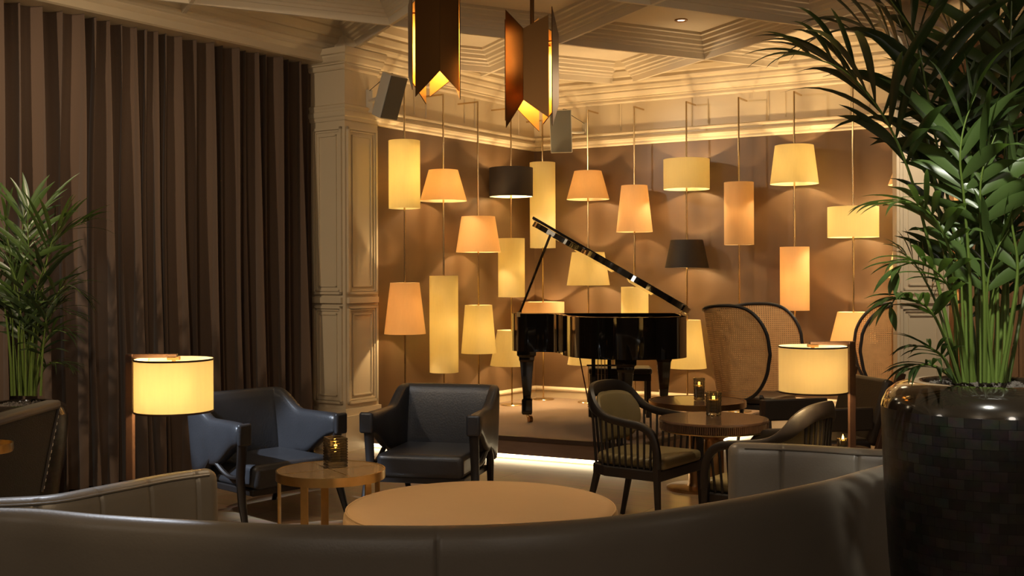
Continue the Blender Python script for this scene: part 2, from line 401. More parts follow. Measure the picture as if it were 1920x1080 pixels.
# panelled pillar between curtain and alcove
def panel_face(mb, o, d, n, w, z0, z1):
    """raised frame mouldings on a face: origin o, direction d, normal n"""
    for ins, wd, pr in ((.0, .022, .022), (.028, .014, .013), (.065, .012, .012)):
        a0, a1 = ins+wd/2, w-ins-wd/2; b0, b1 = z0+ins+wd/2, z1-ins-wd/2
        for s, e in (((a0, b0), (a1, b0)), ((a0, b1), (a1, b1)), ((a0, b0), (a0, b1)), ((a1, b0), (a1, b1))):
            A = o+d*s[0]+V(0, 0, s[1])+n*(pr/2-.002); B = o+d*e[0]+V(0, 0, e[1])+n*(pr/2-.002)
            ex = (B-A).normalized()*wd/2
            mb.bar(A-ex, B+ex, wd, pr, up=n)
def pillar(name, c, d, n, w, dep):
    """front-left corner c, face along d with outward normal n; left return along -n"""
    ql = -n
    mb = MB()
    pl = [c, c+d*w, c+d*w+ql*dep, c+ql*dep]
    mb.prism([(p.x, p.y) for p in pl], 0, CZ)
    g = .03
    pb = [c-d*g+n*g, c+d*(w+g)+n*g, c+d*(w+g)+ql*dep, c-d*g+ql*dep]
    mb.prism([(p.x, p.y) for p in pb], 0, .30)
    g = .018
    pb = [c-d*g+n*g, c+d*(w+g)+n*g, c+d*(w+g)+ql*dep, c-d*g+ql*dep]
    mb.prism([(p.x, p.y) for p in pb], .30, .36)
    for (o, dd, nn, ww) in ((c+d*.02, d, n, w-.04), (c+ql*.03, ql, -d, .34))[:2 if dep > .4 else 1]:
        panel_face(mb, o, dd, nn, ww, .40, 1.24)
        panel_face(mb, o, dd, nn, ww, 1.34, 2.78)
        A = o+V(0, 0, 1.29); mb.bar(A+nn*.012, A+dd*ww+nn*.012, .05, .03, up=nn)
    # rail and crown wrap round the pillar
    for prf in ([(x*.45, z) for x, z in rail], [(x*.8, z) for x, z in crown[:12]]+[(-.01, BZ)]):
        path = [(c+ql*(dep-.01), -d), (c, (-d+n)), (c+d*(w+.005), n)]
        mb.rows([[p+m_*x+V(0, 0, z) for x, z in prf] for p, m_ in path], closed=True)
    return mb.build(name, 'cream_paint', smooth=25, kind='structure')
PD = -LD                                    # the right face runs along the alcove wall
PC = V(-1.40, 9.56, 0)+LN*-.03
pillar('pillar', PC, PD, LN, .42, .62)
# big cornice over the curtain
cs = PC+LN*-.205
corn = [(-.5, 3.335), (.0, 3.335), (.02, 3.345), (.02, 3.40), (.035, 3.41), (.05, 3.43), (.05, 3.44), (.075, 3.452), (.09, 3.475), (.09, 3.487), (.12, 3.50), (.14, 3.53), (.14, 3.54), (.17, 3.555), (.20, 3.60), (.20, 3.615), (.23, 3.625), (.25, CZ), (-.5, CZ)]
sweep('trim_4', [(cs-LD*.05, LN), (cs+LD*10, LN)], corn)
# right pillar and dim panelled wall behind the big palm
pd = V(.995, -.1, 0).normalized(); pn = V(-.1, -.995, 0).normalized()
PR = at(1682, 516, 8.95); PR.z = 0
pillar('pillar', PR, pd, pn, .40, .14)
wr = MB(); WY = 9.7
wr.box((5.85, WY, CZ/2), (4.0, .1, CZ))
for k in range(40): wr.box((3.92+k*.1, WY-.06, 1.7), (.055, .03, 3.2))
wr.build('wall_slatted', mat('oak_slats', (.30, .17, .08), .5, var=.2, scale=6), smooth=0, kind='structure')

# ================= stage =================
mb = MB(); S0, S1, S2 = STG
kk = [S0, S1, S2, K, LP+LN*.02]
ctr = sum(kk, V(0, 0, 0))/5
poly = [(p.x, p.y) for p in kk]
mb.prism(poly, ST-.035, ST); mb.build('stage_floor', 'carpet', smooth=0, kind='structure')
d1 = (S1-S0).normalized(); d2 = (S2-S1).normalized()
n1 = V(d1.y, -d1.x, 0); n2 = V(d2.y, -d2.x, 0)
mt = (n1+n2)/(1+n1.dot(n2))
ns = MB().rows([[p+n_*x+V(0, 0, z) for x, z in ((-.03, ST-.03), (.012, ST-.03), (.012, ST+.003), (-.03, ST+.003))] for p, n_ in ((S0, n1), (S1, mt), (S2, n2))])
ns.build('stage_nosing', 'dark_wood', smooth=0, kind='structure')
rs = MB().rows([[p+n_*x+V(0, 0, z) for x, z in ((-.05, .045), (-.005, .045), (-.005, ST-.03), (-.05, ST-.03))] for p, n_ in ((S0, n1), (S1, mt), (S2, n2))])
rs.build('stage_riser', 'riser', smooth=0, kind='structure')
tk = MB().rows([[p+n_*x+V(0, 0, z) for x, z in ((-.12, 0), (-.07, 0), (-.07, .045), (-.12, .045))] for p, n_ in ((S0, n1), (S1, mt), (S2, n2))])
tk.build('stage_plinth', 'cream_paint', smooth=0, kind='structure')
def led_run(a, b, n_, label):
    o = MB().rows([[p+n_*x+V(0, 0, z) for x, z in ((-.066, .008), (-.045, .008), (-.045, .04), (-.066, .04))] for p in (a, b)]).build('light_strip', 'led', smooth=0)
    return tag(o, label, 'light')
led_run(S0+d1*.06, S1-d1*.07, n1, 'warm white light strip glowing under the long front lip of the carpeted stage')
led_run(S1+d2*.07, S2-d2*.25, n2, 'warm light strip under the right-hand side of the stage, behind the tables')

# ================= curtain =================
mb = MB(); random.seed(11)
c0 = PC+LN*-.37+LD*-.12; NS = 1500; LEN = 7.2; NZ = 26; ph = 0; cols = []
phs = []
for i in range(NS+1):
    s = LEN*i/NS
    w = .140+.09*noise.noise(V(s*2.9, 1.7, 0))
    ph += (LEN/NS)/w*2*PI; phs.append(ph)
rows = []
for j in range(NZ+1):
    t = j/NZ; z = .015+t*3.36; row = []
    for i in range(NS+1):
        s = LEN*i/NS; p = phs[i]
        amp = (.085+.06*noise.noise(V(s*2.7, 4.2, t*.9)))*(1.1-.4*t)
        wob = .9*noise.noise(V(s*1.1, 9.1, t*1.6))
        f = math.sin(p+wob)+.45*noise.noise(V(s*14, 2.2, t*1.5))+.5*math.sin(.5*p+2*noise.noise(V(s*.7, 3, t)))
        tang = .034*math.cos(p+wob)*(1.1-.4*t)
        row.append(c0+LD*(s+tang)+LN*(amp*f+.03*(1-t)**3)+V(0, 0, z))
    rows.append(row)
mb.rows(rows, closed=False, caps=False)
tag(mb.build('curtain', 'curtain', smooth=180), 'floor-length brown velvet curtain in deep folds along the left wall', 'curtain')

# ================= pole lamps =================
def pole_pos(px):
    r = (px-CX)/F
    if px < 1040:
        Y = 7.761/(.686-r); return V(r*Y, Y, 0)
    s = (11.894*r-.1165)/(.8626+.506*r); return V(.1165+.8626*s, 11.894-.506*s, 0)
SH = {'c': 'shade_cream', 't': 'shade_tan', 'd': 'shade_dark'}
BULB = 21.0
def pole_lamp(px, top, armdir, shades, label, arm=.24):
    p = pole_pos(px); Y = p.y
    def z(py): return at(px, py, Y).z
    t = thing('pole_lamp', label, 'lamp', (p.x, p.y, ST), 0, 'brass pole lamps along the alcove walls')
    zt = z(top)-ST
    MB().tube([(0, 0, .01), (0, 0, zt)], .0085, 10).build('pole', 'pole_brass', t)
    MB().lathe([(.0, .0), (.115, .0), (.115, .006), (.11, .01), (.0, .012)], 32).build('base', 'pole_brass', t)
    if arm:
        MB().bar((0, 0, zt-.006), (armdir.x*arm, armdir.y*arm, zt-.006), .014, .014).build('arm', 'pole_brass', t)
    for kind, col, y0, y1, wt, wb, pw in shades:
        z0, z1 = z(y1)-ST, z(y0)-ST; rt, rb = wt/2/F*Y, wb/2/F*Y; th = .004
        mb = MB(); n = 48
        mb.lathe([(rt, z1), (rb, z0), (rb-th*.5, z0), (rt-th*.5, z1), (rt, z1)], n, cap=False)
        o = mb.build('lamp_shade', SH[col], t, smooth=40)
        o['label'] = {'c': 'cream', 't': 'tan', 'd': 'dark brown'}[col]+(' cylindrical shade' if wt == wb else ' tapered shade')
        if col == 'd':
            mb = MB(); mb.lathe([(rt-.006, z1-.002), (rb-.006, z0+.002), (rb-.0075, z0+.002), (rt-.0075, z1-.002), (rt-.006, z1-.002)], n, cap=False)
            mb.build('shade_lining', 'lining', o, smooth=40)
        # shade carrier: three thin spokes and the bulb holder
        cm = MB(); zc = z1-.02
        for k in range(3):
            a = 2*PI*k/3+.4; cm.bar((0, 0, zc), ((rt-.003)*math.cos(a), (rt-.003)*math.sin(a), zc), .004, .004)
        cm.build('spider', 'pole_brass', o)
        if pw > 0:
            zm = (z0+z1)/2-.0
            l = point_light('lamp_bulb_light', (p.x-(-LN.x if px < 1040 else -RN.x)*.06, p.y-(-LN.y if px < 1040 else -RN.y)*.06, zm+ST), BULB*pw, (1., .70, .36), .022)
    return t
pole_lamp(759, 168, -LN, [('cyl', 'c', 264, 391, 59, 59, .8), ('cone', 't', 530, 626, 55, 78, 1.1)], 'leftmost pole lamp, cream cylinder above a tan tapered shade, beside the white pillar')
pole_lamp(832, 176, -LN, [('cone', 't', 319, 377, 55, 88, .8), ('cyl', 'c', 517, 698, 54, 54, 1.5)], 'second pole lamp from the left, flared tan shade above a very long cream cylinder')
pole_lamp(897, 190, -LN, [('cone', 't', 406, 473, 63, 84, 1.1), ('cone', 'c', 572, 662, 51, 66, 1.)], 'third pole lamp from the left, tan drum-like cone above a cream tapered shade')
pole_lamp(959, 202, -LN, [('cyl', 'd', 315, 369, 82, 82, .7), ('cyl', 'c', 447, 557, 50, 50, 1.5), ('cone', 'c', 619, 685, 54, 82, 1.)], 'pole lamp with a dark brown drum at its top, left of the room corner')
pole_lamp(1018, 225, -LN, [('cyl', 'c', 305, 465, 48, 48, .9), ('cyl', 't', 566, 628, 80, 80, 1.)], 'pole lamp in the corner, long cream cylinder above a wide tan drum behind the piano', arm=.2)
pole_lamp(1103, 206, -RN, [('cone', 't', 321, 374, 51, 80, .8), ('cone', 'c', 473, 535, 61, 81, 1.3), ('cone', 'c', 622, 683, 56, 80, .8)], 'pole lamp behind the raised piano lid, flared peach shade above a cream cone')
pole_lamp(1190, 199, -RN, [('cone', 't', 348, 435, 49, 68, 1.1), ('cyl', 'c', 538, 660, 51, 51, 1.3)], 'pole lamp with a tall tan tapered shade over the piano hinge side')
pole_lamp(1288, 190, -RN, [('cyl', 'c', 299, 355, 86, 86, 1.2), ('cone', 'd', 450, 502, 60, 82, .7), ('cone', 'c', 600, 690, 50, 72, 1.)], 'pole lamp with cream drum, dark brown cone and cream cone, right of the piano')
pole_lamp(1386, 182, -RN, [('cyl', 't', 342, 459, 55, 55, 1.1)], 'pole lamp with one tall peach cylinder, behind the left cane chair')
pole_lamp(1490, 171, -RN, [('cone', 'c', 273, 345, 71, 89, 1.2), ('cyl', 't', 463, 582, 54, 54, 1.3)], 'pole lamp with a large cream cone above a tan cylinder, between the cane chairs')
pole_lamp(1600, 160, -RN, [('cyl', 'c', 388, 445, 93, 93, 1.1), ('cone', 't', 585, 642, 58, 86, 1.1)], 'pole lamp with a wide cream drum, in front of the palm tips on the right')
pole_lamp(1715, 150, -RN, [('cone', 't', 300, 346, 60, 94, 1.), ('cone', 'c', 440, 521, 66, 96, 1.)], 'rightmost pole lamp, only shade edges showing past the right pillar', arm=.2)

# ================= loudspeakers =================
def speaker(p, yaw, pitch, roll, w, d, h, label, wallp):
    t = thing('loudspeaker', label, 'speaker', p, 0)
    R = Matrix.Rotation(yaw, 3, 'Z') @ Matrix.Rotation(pitch, 3, 'Y') @ Matrix.Rotation(roll, 3, 'X')
    mb = MB(); hw, hd, hh = w/2, d/2, h/2                  # front towards +X, narrower at the back
    vs = [V(x, y*(1 if x > 0 else .68), zz) for zz in (-hh, hh) for x, y in ((-hd, -hw), (hd, -hw), (hd, hw), (-hd, hw))]
    mb.add([R @ q for q in vs], [(3, 2, 1, 0), (4, 5, 6, 7), (0, 1, 5, 4), (1, 2, 6, 5), (2, 3, 7, 6), (3, 0, 4, 7)])
    mb.build('case', 'speaker', t, smooth=0, bevel=.008)
    MB().box(R @ V(hd+.002, 0, 0), (.006, w-.012, h-.012), R).build('grille', 'grille', t, smooth=0, bevel=.003)
    wl = Vector(wallp)-Vector(p)
    mb = MB(); a = R @ V(-hd, 0, 0)
    mb.tube([a, (a+wl)/2+V(0, 0, -.01), wl], .014, 8)
    mb.build('bracket', 'speaker', t)
    mb = MB(); nrm = (a-wl); nrm.z = 0; nrm.normalize(); yw = math.atan2(nrm.y, nrm.x)
    mb.box(wl, (.02, .06, .20), Matrix.Rotation(yw, 3, 'Z'))
    mb.build('wall_plate', 'speaker', t, smooth=0, bevel=.004)
    mb = MB(); b = R @ V(-hd*.6, hw*.5, hh*.98)
    mb.tube(cr([b, b+V(-.05, 0, .0), wl+V(.0, 0, .09)], 6), .003, 6); mb.build('cable', 'rubber', t)
    return t
W1 = PC+PD*.30+LN*.012+V(0, 0, 3.03)
sp1 = at(728, 180, 9.42)
speaker(sp1, -.66, .36, 0, .21, .14, .37, 'cream loudspeaker tilted down on the white pillar beside the curtain', W1)
sp2 = at(1055, 246, 11.45)
s2 = K+RD*.62+RN*.012; W2 = V(s2.x, s2.y, 3.0)
speaker(sp2, -PI/2-.22, .16, 0, .225, .22, .43, 'grey-fronted loudspeaker in the room corner, half behind the right pendant', W2)

# ================= pendants =================
def pendant(px, pyc, Y, fold0, h, r, label):
    """three folded copper sheets round glowing tubes: short at each fold, long at the free edges"""
    p = at(px, pyc, Y)
    t = thing('pendant_lamp', label, 'pendant lamp', p, 0, 'faceted copper pendant lamps')
    th = .003
    for k in range(3):
        a0 = math.radians(fold0+120*k); dl = math.radians(55)
        def P(a, rr): return V(rr*math.sin(a), -rr*math.cos(a), 0)      # 0 faces the camera side
        for s, ta, tb in ((-1, .0, .0), (1, .04, .035)):
            fo, ed = P(a0+s*.003, r*.985), P(a0+s*dl, r)
            ins = -(fo+ed).normalized()*th; rows = []
            for q, zt, zb in ((fo, h/2-.105, -h/2+.115), (ed, h/2-ta, -h/2+tb)):
                rows.append([q+V(0, 0, zb), q+V(0, 0, zt), q+ins+V(0, 0, zt), q+ins+V(0, 0, zb)])
            pl = MB().rows(rows).build('shade_plate', 'copper', t, smooth=0)
            MB().rows([[rw[3]+ins*.4+V(0, 0, .002), rw[2]+ins*.4-V(0, 0, .002)] for rw in rows], closed=False, caps=False).build('gold_lining', 'copper_in', pl, smooth=0)
    for k in range(3):
        a = math.radians(fold0+60+120*k)
        q = V(r*.62*math.sin(a), -r*.62*math.cos(a), 0)
        MB().tube([q+V(0, 0, -h*.20), q+V(0, 0, h*.17)], .010, 12).build('bulb', 'bulb', t)
    MB().tube([(0, 0, -h*.25), (0, 0, BZ+.2-p.z)], .010, 12).build('rod', 'copper', t)
    mb = MB(); mb.lathe([(0, h*.22), (r*.55, h*.22), (r*.55, h*.24), (0, h*.24)], 24)
    for k in range(6):
        a = math.radians(fold0+30+60*k); mb.bar((0, 0, h*.23), (r*.86*math.sin(a), -r*.86*math.cos(a), h*.23), .012, .008)
    mb.build('carrier', 'copper', t, smooth=30)
    point_light('pendant_light', p+V(0, 0, -h*.05), 6, (1., .60, .22), .02)
    return t
pendant(813, 78, 5.2, 17, .545, .126, 'left faceted copper pendant lamp, cut off by the top of the photo')
pendant(998, 131, 5.2, -20, .545, .128, 'right faceted copper pendant lamp on its rod, hanging in front of the room corner')

# ================= ceiling downlight =================
dl = on_z(1277, 38, CZ-.004)
t = thing('downlight', 'small round recessed downlight in the coffered ceiling panel', 'ceiling light', dl)
MB().lathe([(.030, .003), (.055, .003), (.055, -.006), (.045, -.008), (.030, .001), (.030, .003)], 28, cap=False).build('ring', 'bronze', t)
MB().lathe([(0, .0), (.031, .0), (.031, .003), (0, .003)], 24).build('lens', 'spot_lens', t)
# ================= crescent sofa in the foreground =================
SZ = .75
near = [(60, 953), (200, 965), (430, 978), (560, 983), (820, 985), (1000, 979), (1160, 966), (1320, 944), (1450, 921), (1560, 898), (1660, 871)]
lw = [(405, 876), (315, 888), (240, 902), (165, 916), (90, 929)]
rw = [(1365, 829), (1440, 831), (1530, 835), (1660, 843)]
P_ = lambda q: on_z(q[0], q[1], SZ)
path = [P_(q) for q in lw]
a, b = path[-1], P_(near[0])
path += [V(-1.80, 3.79, SZ), V(-1.885, 3.70, SZ), V(-1.80, 3.655, SZ)]
path += [P_(q) for q in near]
path += [V(1.70, 4.60, SZ), V(1.80, 4.77, SZ), V(1.74, 4.86, SZ)]
path += [P_(q) for q in rw[::-1]]
pts, LN_S = resample(cr(path, 30), .006)
for p in pts: p.z = 0
for _ in range(60):
    pts = [pts[0]]+[(pts[i-1]+pts[i]*2+pts[i+1])/4 for i in range(1, len(pts)-1)]+[pts[-1]]
sofa = thing('crescent_sofa', 'crescent-shaped taupe leather sofa with channelled inner back, filling the foreground', 'sofa', (0, 0, 0))
prof = [(-.05, .05), (-.056, .35), (-.055, .66), (-.050, .71), (-.034, .738), (-.008, .750), (.016, .746), (.036, .732), (.046, .70), (.052, .62), (.056, .40), (.05, .05)]
iseam = min(range(len(pts)), key=lambda i: abs(pts[i].y-P_((820, 985)).y)+abs(pts[i].x-P_((820, 985)).x))
rows = []; n = len(pts); top_in = []; sofa_in = []
for i, p in enumerate(pts):
    tg = (pts[min(i+1, n-1)]-pts[max(0, i-1)]).normalized()
    nr = V(tg.y, -tg.x, 0)                  # inner side
    nr = -nr
    s = i*.006
    # channel seams on the inner back
    TL = (n-1)*.006; q_ = 9
    if s < 1.1: q_ = min(abs(s-(.10+.215*k_)) for k_ in range(5))
    elif TL-s < 1.4: q_ = min(abs(TL-s-(.235+.33*k_)) for k_ in range(4))
    elif .9 < (TL-s): q_ = abs((s % .40)-.2)
    g = max(0, 1-q_/.010)*.010
    gs = max(0, 1-abs(i-iseam)*.006/.009)*.008
    e = min(s, (n-1)*.006-s); k = 1 if e > .05 else math.sqrt(max(.02, 1-(1-e/.05)**2))
    row = []
    for x, z in prof:
        xx = x*k
        if x > .02: xx -= g*(1 if z > .1 else 0)
        if x < -.02: xx += gs
        zz = z-(1-k)*.04 if z > .6 else z
        row.append(p+nr*xx+V(0, 0, zz))
    rows.append(row)
    top_in.append(p+nr*(.040*k)+V(0, 0, .731-(1-k)*.04)); sofa_in.append(p+nr*.06)
if (sofa_in[len(pts)//2]-V(-.1, 5, 0)).length > (pts[len(pts)//2]-V(-.1, 5, 0)).length:
    raise RuntimeError('sofa normal')
MB().rows(rows).build('backrest', 'grey_leather', sofa, smooth=50)
MB().tube(top_in[8:-8:6], .0045, 6).build('piping', 'grey_leather', sofa)
# seat inside the crescent
i0 = int(.10*n); ins = [sofa_in[i] for i in range(20, n-20, 14)]
A, B = ins[0], ins[-1]
front = [B.lerp(A, t)+V(0, -.30*math.sin(PI*t), 0) for t in (.1, .2, .3, .4, .5, .6, .7, .8, .9)]
sp_ = [q for q in ins if q.x > -1.68 and q.x < 1.62]
poly = [(q.x, q.y) for q in sp_+front]
MB().prism(poly, .05, .30).build('seat_base', 'grey_leather', sofa, smooth=0)
MB().prism(poly, .30, .43).build('seat_cushion', 'grey_leather', sofa, smooth=0, bevel=.02)
pl2 = [p for p in pts[36:-36:12]]
mb = MB(); mb.tube([V(p.x, p.y, .027) for p in pl2], .033, 4, up=(0, 0, 1)); mb.build('plinth', 'black_wood', sofa, smooth=0)

# ================= round tan ottoman =================
oc = V(-.150, 5.30, 0); OR = .645
t = thing('ottoman', 'large round tan leather ottoman in the mouth of the crescent sofa', 'ottoman', oc)
MB().lathe([(0, .06), (OR-.03, .06), (OR-.015, .075), (OR-.012, .30), (0, .30)], 96).build('base', 'tan_leather', t, smooth=40)
MB().lathe([(0, .295), (OR-.02, .295), (OR-.002, .315), (OR+.004, .35), (OR, .385), (OR-.018, .408), (OR-.06, .420), (OR*.6, .428), (0, .430)], 96).build('cushion', 'tan_leather', t, smooth=60)
MB().tube([V((OR-.012)*math.cos(a*PI/48), (OR-.012)*math.sin(a*PI/48), .405) for a in range(97)], .005, 6, caps=False).build('piping', 'tan_leather', t)
MB().lathe([(0, 0), (OR-.08, 0), (OR-.08, .062), (0, .062)], 48).build('plinth', 'black_wood', t, smooth=30)

# ================= leather armchairs =================
def smooth01(t): t = min(1, max(0, t)); return t*t*(3-2*t)
def armchair(c, f, label, sc_=1.0):
    rz = math.atan2(f[1], f[0])
    t = thing('armchair', label, 'armchair', c, rz, 'navy-black leather armchairs with black wooden legs')
    hw = .335; fx = .30; bx = -.30
    ctrl = [(fx, -hw-.02), (.12, -hw), (-.10, -hw+.005), (bx+.04, -hw+.012), (bx-.005, -hw+.065), (bx-.015, 0), (bx-.005, hw-.065), (bx+.04, hw-.012), (-.10, hw-.005), (.12, hw), (fx, hw+.02)]
    pl, L = resample(cr([V(x, y, 0) for x, y in ctrl], 10), .025); m = len(pl); rows = []
    for i, p in enumerate(pl):
        tg = (pl[min(i+1, m-1)]-pl[max(0, i-1)]).normalized(); nr = V(-tg.y, tg.x, 0)   # inner side
        bk = smooth01((-.02-p.x)/.24)                          # 0 on the arms, 1 on the back
        bt = smooth01((-.06-p.x)/.20); zt = .632+.126*bt+.0*abs(p.y)
        fr = smooth01((p.x+.05)/.32)
        zb = .34+.150*fr
        if bk > 0: zb = min(zb, .36-.10*bk)
        w = .040+.008*fr
        lean = lambda z: -.20*bk*max(0, z-.40)
        e = min(i, m-1-i); k = 1 if e > 2 else (.72, .92, .98)[e]
        row = []
        mid = (zt+zb)/2; hh = (zt-zb)/2
        for x, z in ((-w, zb+.02), (-w*1.06, mid), (-w, zt-.035), (-w*.72, zt-.01), (0, zt), (w*.72, zt-.01), (w, zt-.035), (w*1.06, mid), (w, zb+.02), (w*.7, zb), (-w*.7, zb)):
            zz = mid+(z-mid)*k
            row.append(p+nr*x*k+V(lean(zz), 0, zz))
        rows.append(row)
    MB().rows(rows).build('back_and_arms', 'blue_leather', t, smooth=50, subsurf=1)
    for s in (-1, 1):
        MB().box((fx+.006, s*(hw+.02), .562), (.034, .092, .135)).build('arm_cap', 'blue_leather', t, smooth=60, bevel=.0165, seg=4)
    MB().box((.03, 0, .295), (.58, .575, .150)).build('seat_cushion', 'blue_leather', t, smooth=40, bevel=.035, seg=4)
    MB().box((.02, 0, .205), (.55, .58, .04)).build('seat_frame', 'black_wood', t, smooth=0, bevel=.005)
    for s in (-1, 1):
        y = s*(hw+.015)
        MB().tube([V(fx-.02, y, .52), V(fx-.045, y, .30), V(fx-.01, y+s*.01, .15), V(fx+.045, y+s*.02, 0)], [.030, .026, .025, .017], 8, sq=(.75, 1.1), up=(0, 1, 0)).build('leg', 'black_wood', t)
        MB().tube(cr([V(-.34, y-s*.06, 0), V(-.26, y-s*.04, .20), V(-.12, y-s*.005, .32), V(-.02, y, .43)], 5), [.016+.008*math.sin(i*PI/15) for i in range(16)], 8, sq=(.8, 1.1), up=(0, 1, 0)).build('leg', 'black_wood', t)
        MB().tube(cr([V(fx-.035, y, .30), V(.12, y, .30), V(-.02, y, .37), V(-.10, y-.0*s, .43)], 5), .017, 8, sq=(.8, 1), up=(0, 1, 0)).build('brace', 'black_wood', t)
    return t
armchair((-1.56, 7.08, 0), (.72, -.69), 'navy-black leather armchair turned side-on in front of the curtain, blue sheen on its arms')
armchair((-.515, 7.36, 0), (-.24, -.97), 'navy-black leather armchair facing the camera, beside the stage and the gold table')

# ================= gold side table =================
gc = V(-.955, 5.88, 0); GR = .285
t = thing('side_table', 'round side table with brass rim and four flat brass legs, wooden top', 'table', gc, .25)
MB().lathe([(0, .468), (GR-.006, .468), (GR-.006, .484), (0, .484)], 64).build('tabletop', 'gold_wood', t, smooth=30)
MB().lathe([(GR-.007, .440), (GR, .440), (GR, .486), (GR-.007, .486), (GR-.007, .440)], 64, cap=False).build('rim', 'brass', t, smooth=30)
mb = MB()
for a in (0.3, 0.3+PI/2): mb.bar(V(-math.cos(a), -math.sin(a), 0)*(GR-.008)+V(0, 0, .4842), V(math.cos(a), math.sin(a), 0)*(GR-.008)+V(0, 0, .4842), .004, .0012)
mb.build('inlay', 'brass', t, smooth=0)
for k in range(5):
    a = k*2*PI/5+.35; q = V(math.cos(a), math.sin(a), 0); R = Matrix.Rotation(a, 3, 'Z')
    mb = MB(); mb.box(q*(GR-.012)+V(0, 0, .235), (.010, .042, .41), R); mb.box(q*(GR-.010)+V(0, 0, .03), (.014, .032, .06), R)
    mb.build('leg', 'brass', t, smooth=0, bevel=.002)
MB().tube([V((GR-.03)*math.cos(a*PI/24), (GR-.03)*math.sin(a*PI/24), .05) for a in range(49)], .006, 6, caps=False).build('ring_stretcher', 'brass', t)

# ================= crystal votives =================
def votive_square(p, s, h, rz, label):
    t = thing('candle_holder', label, 'candle holder', p, rz, 'smoked crystal candle holders')
    mb = MB(); rows = []; o = s/2; w = .010; nr = 11
    # ribbed outside, plain inside
    prof = []
    for k in range(nr):
        z0 = h*k/nr; z1 = h*(k+1)/nr; prof += [(o-.004, z0+.0005), (o, z0+.003), (o, z1-.003)]
    prof += [(o-.003, h), (o-w, h), (o-w, .028), (.0008, .028)]
    prof = [(.0008, 0)]+prof
    sq = lambda r, z: [V(-r, -r, z), V(r, -r, z), V(r, r, z), V(-r, r, z)]
    mb.rows([sq(r, z) for r, z in prof]); mb.build('glass', 'crystal', t, smooth=0)
    candle(t, .029, min(o-w-.004, .026), h*.42); return t
def candle(t, z0, r, h):
    MB().lathe([(0, z0), (r, z0), (r, z0+h), (r*.6, z0+h-.003), (0, z0+h-.004)], 24).build('candle', 'wax', t)
    MB().lathe([(0, z0+h), (.004, z0+h+.004), (.0065, z0+h+.011), (.004, z0+h+.022), (0, z0+h+.034)], 12).build('flame', 'flame', t)
    p = t.location; point_light('candle_light', (p[0], p[1], p[2]+z0+h+.016), .35, (1., .55, .15), .008)
def votive_round(p, r, h, label):
    t = thing('candle_holder', label, 'candle holder', p, 0, 'smoked crystal candle holders')
    n = 36; nr = 7; prof = [(.0006, 0)]
    for k in range(nr):
        z0 = h*k/nr; z1 = h*(k+1)/nr; rr = r*(.90+.10*(z0/h)); prof += [(rr-.0035, z0+.0005), (rr, (z0+z1)/2)]
    prof += [(r-.002, h), (r-.008, h), (r*.9-.009, .022), (.0006, .022)]
    mb = MB(); rows = []
    for q, z in prof: rows.append([V(q*(1-(.05 if k % 2 else 0))*math.cos(2*PI*k/n), q*(1-(.05 if k % 2 else 0))*math.sin(2*PI*k/n), z) for k in range(n)])
    mb.rows(rows); mb.build('glass', 'crystal', t, smooth=0)
    candle(t, .023, r*.55, h*.48); return t
votive_square(on_z(629, 874, .4855)+V(.0, .0, 0), .104, .155, .45, 'square smoked crystal candle holder on the brass-rimmed side table')

# ================= dining tables =================
def pedestal_table(c, R, h, label, fluted):
    t = thing('pedestal_table', label, 'table', c)
    if fluted:
        th = .058; mb = MB(); n = 480; rows = []
        for r_, z, fl in ((.0008, h-th, 0), (R-.012, h-th, 0), (R-.004, h-th+.004, 1), (R-.004, h-.016, 1), (R-.002, h-.014, 0), (R, h-.008, 0), (R-.004, h, 0), (.0008, h, 0)):
            rows.append([V((r_-(.007*fl if k % 3 == 0 else 0))*math.cos(2*PI*k/n), (r_-(.007*fl if k % 3 == 0 else 0))*math.sin(2*PI*k/n), z) for k in range(n)])
        mb.rows(rows); mb.build('tabletop', 'table_wood', t, smooth=30)
        MB().lathe([(R-.02, h-th-.006), (R-.008, h-th-.006), (R-.008, h-th), (R-.02, h-th), (R-.02, h-th-.006)], 96, cap=False).build('trim_ring', 'brass', t)
    else:
        th = .04
        MB().lathe([(0, h-th), (R-.01, h-th), (R-.006, h-.002), (0, h-.002)], 80).build('tabletop', 'table_wood', t, smooth=30)
        MB().lathe([(R-.007, h-th), (R, h-th), (R, h), (R-.012, h), (R-.012, h-.003), (R-.007, h-th)], 80, cap=False).build('rim', 'bronze', t, smooth=30)
    MB().lathe([(0, .02), (.07, .02), (.062, .05), (.055, h-th-.06), (.12, h-th-.006), (0, h-th-.006)], 40).build('pedestal', 'bronze', t, smooth=50)
    MB().lathe([(0, 0), (.215, 0), (.215, .016), (.20, .022), (0, .024)], 56).build('base', 'bronze', t, smooth=30)
    return t
T1 = at(1338, 784, 6.30).xy.to_3d(); T2 = V(1.293, 7.84, 0)
pedestal_table(T1, .306, .6915, 'round dark table with fluted edge between two spindle-back chairs', True)
pedestal_table(T2, .338, .62, 'round bronze-rimmed table behind the fluted one, next to the piano', False)
votive_round(on_z(1338, 779, .692), .049, .135, 'round smoked crystal candle holder on the fluted table')
votive_round(on_z(1311, 750, .6205), .043, .155, 'tall smoked crystal candle holder on the bronze-rimmed table behind')

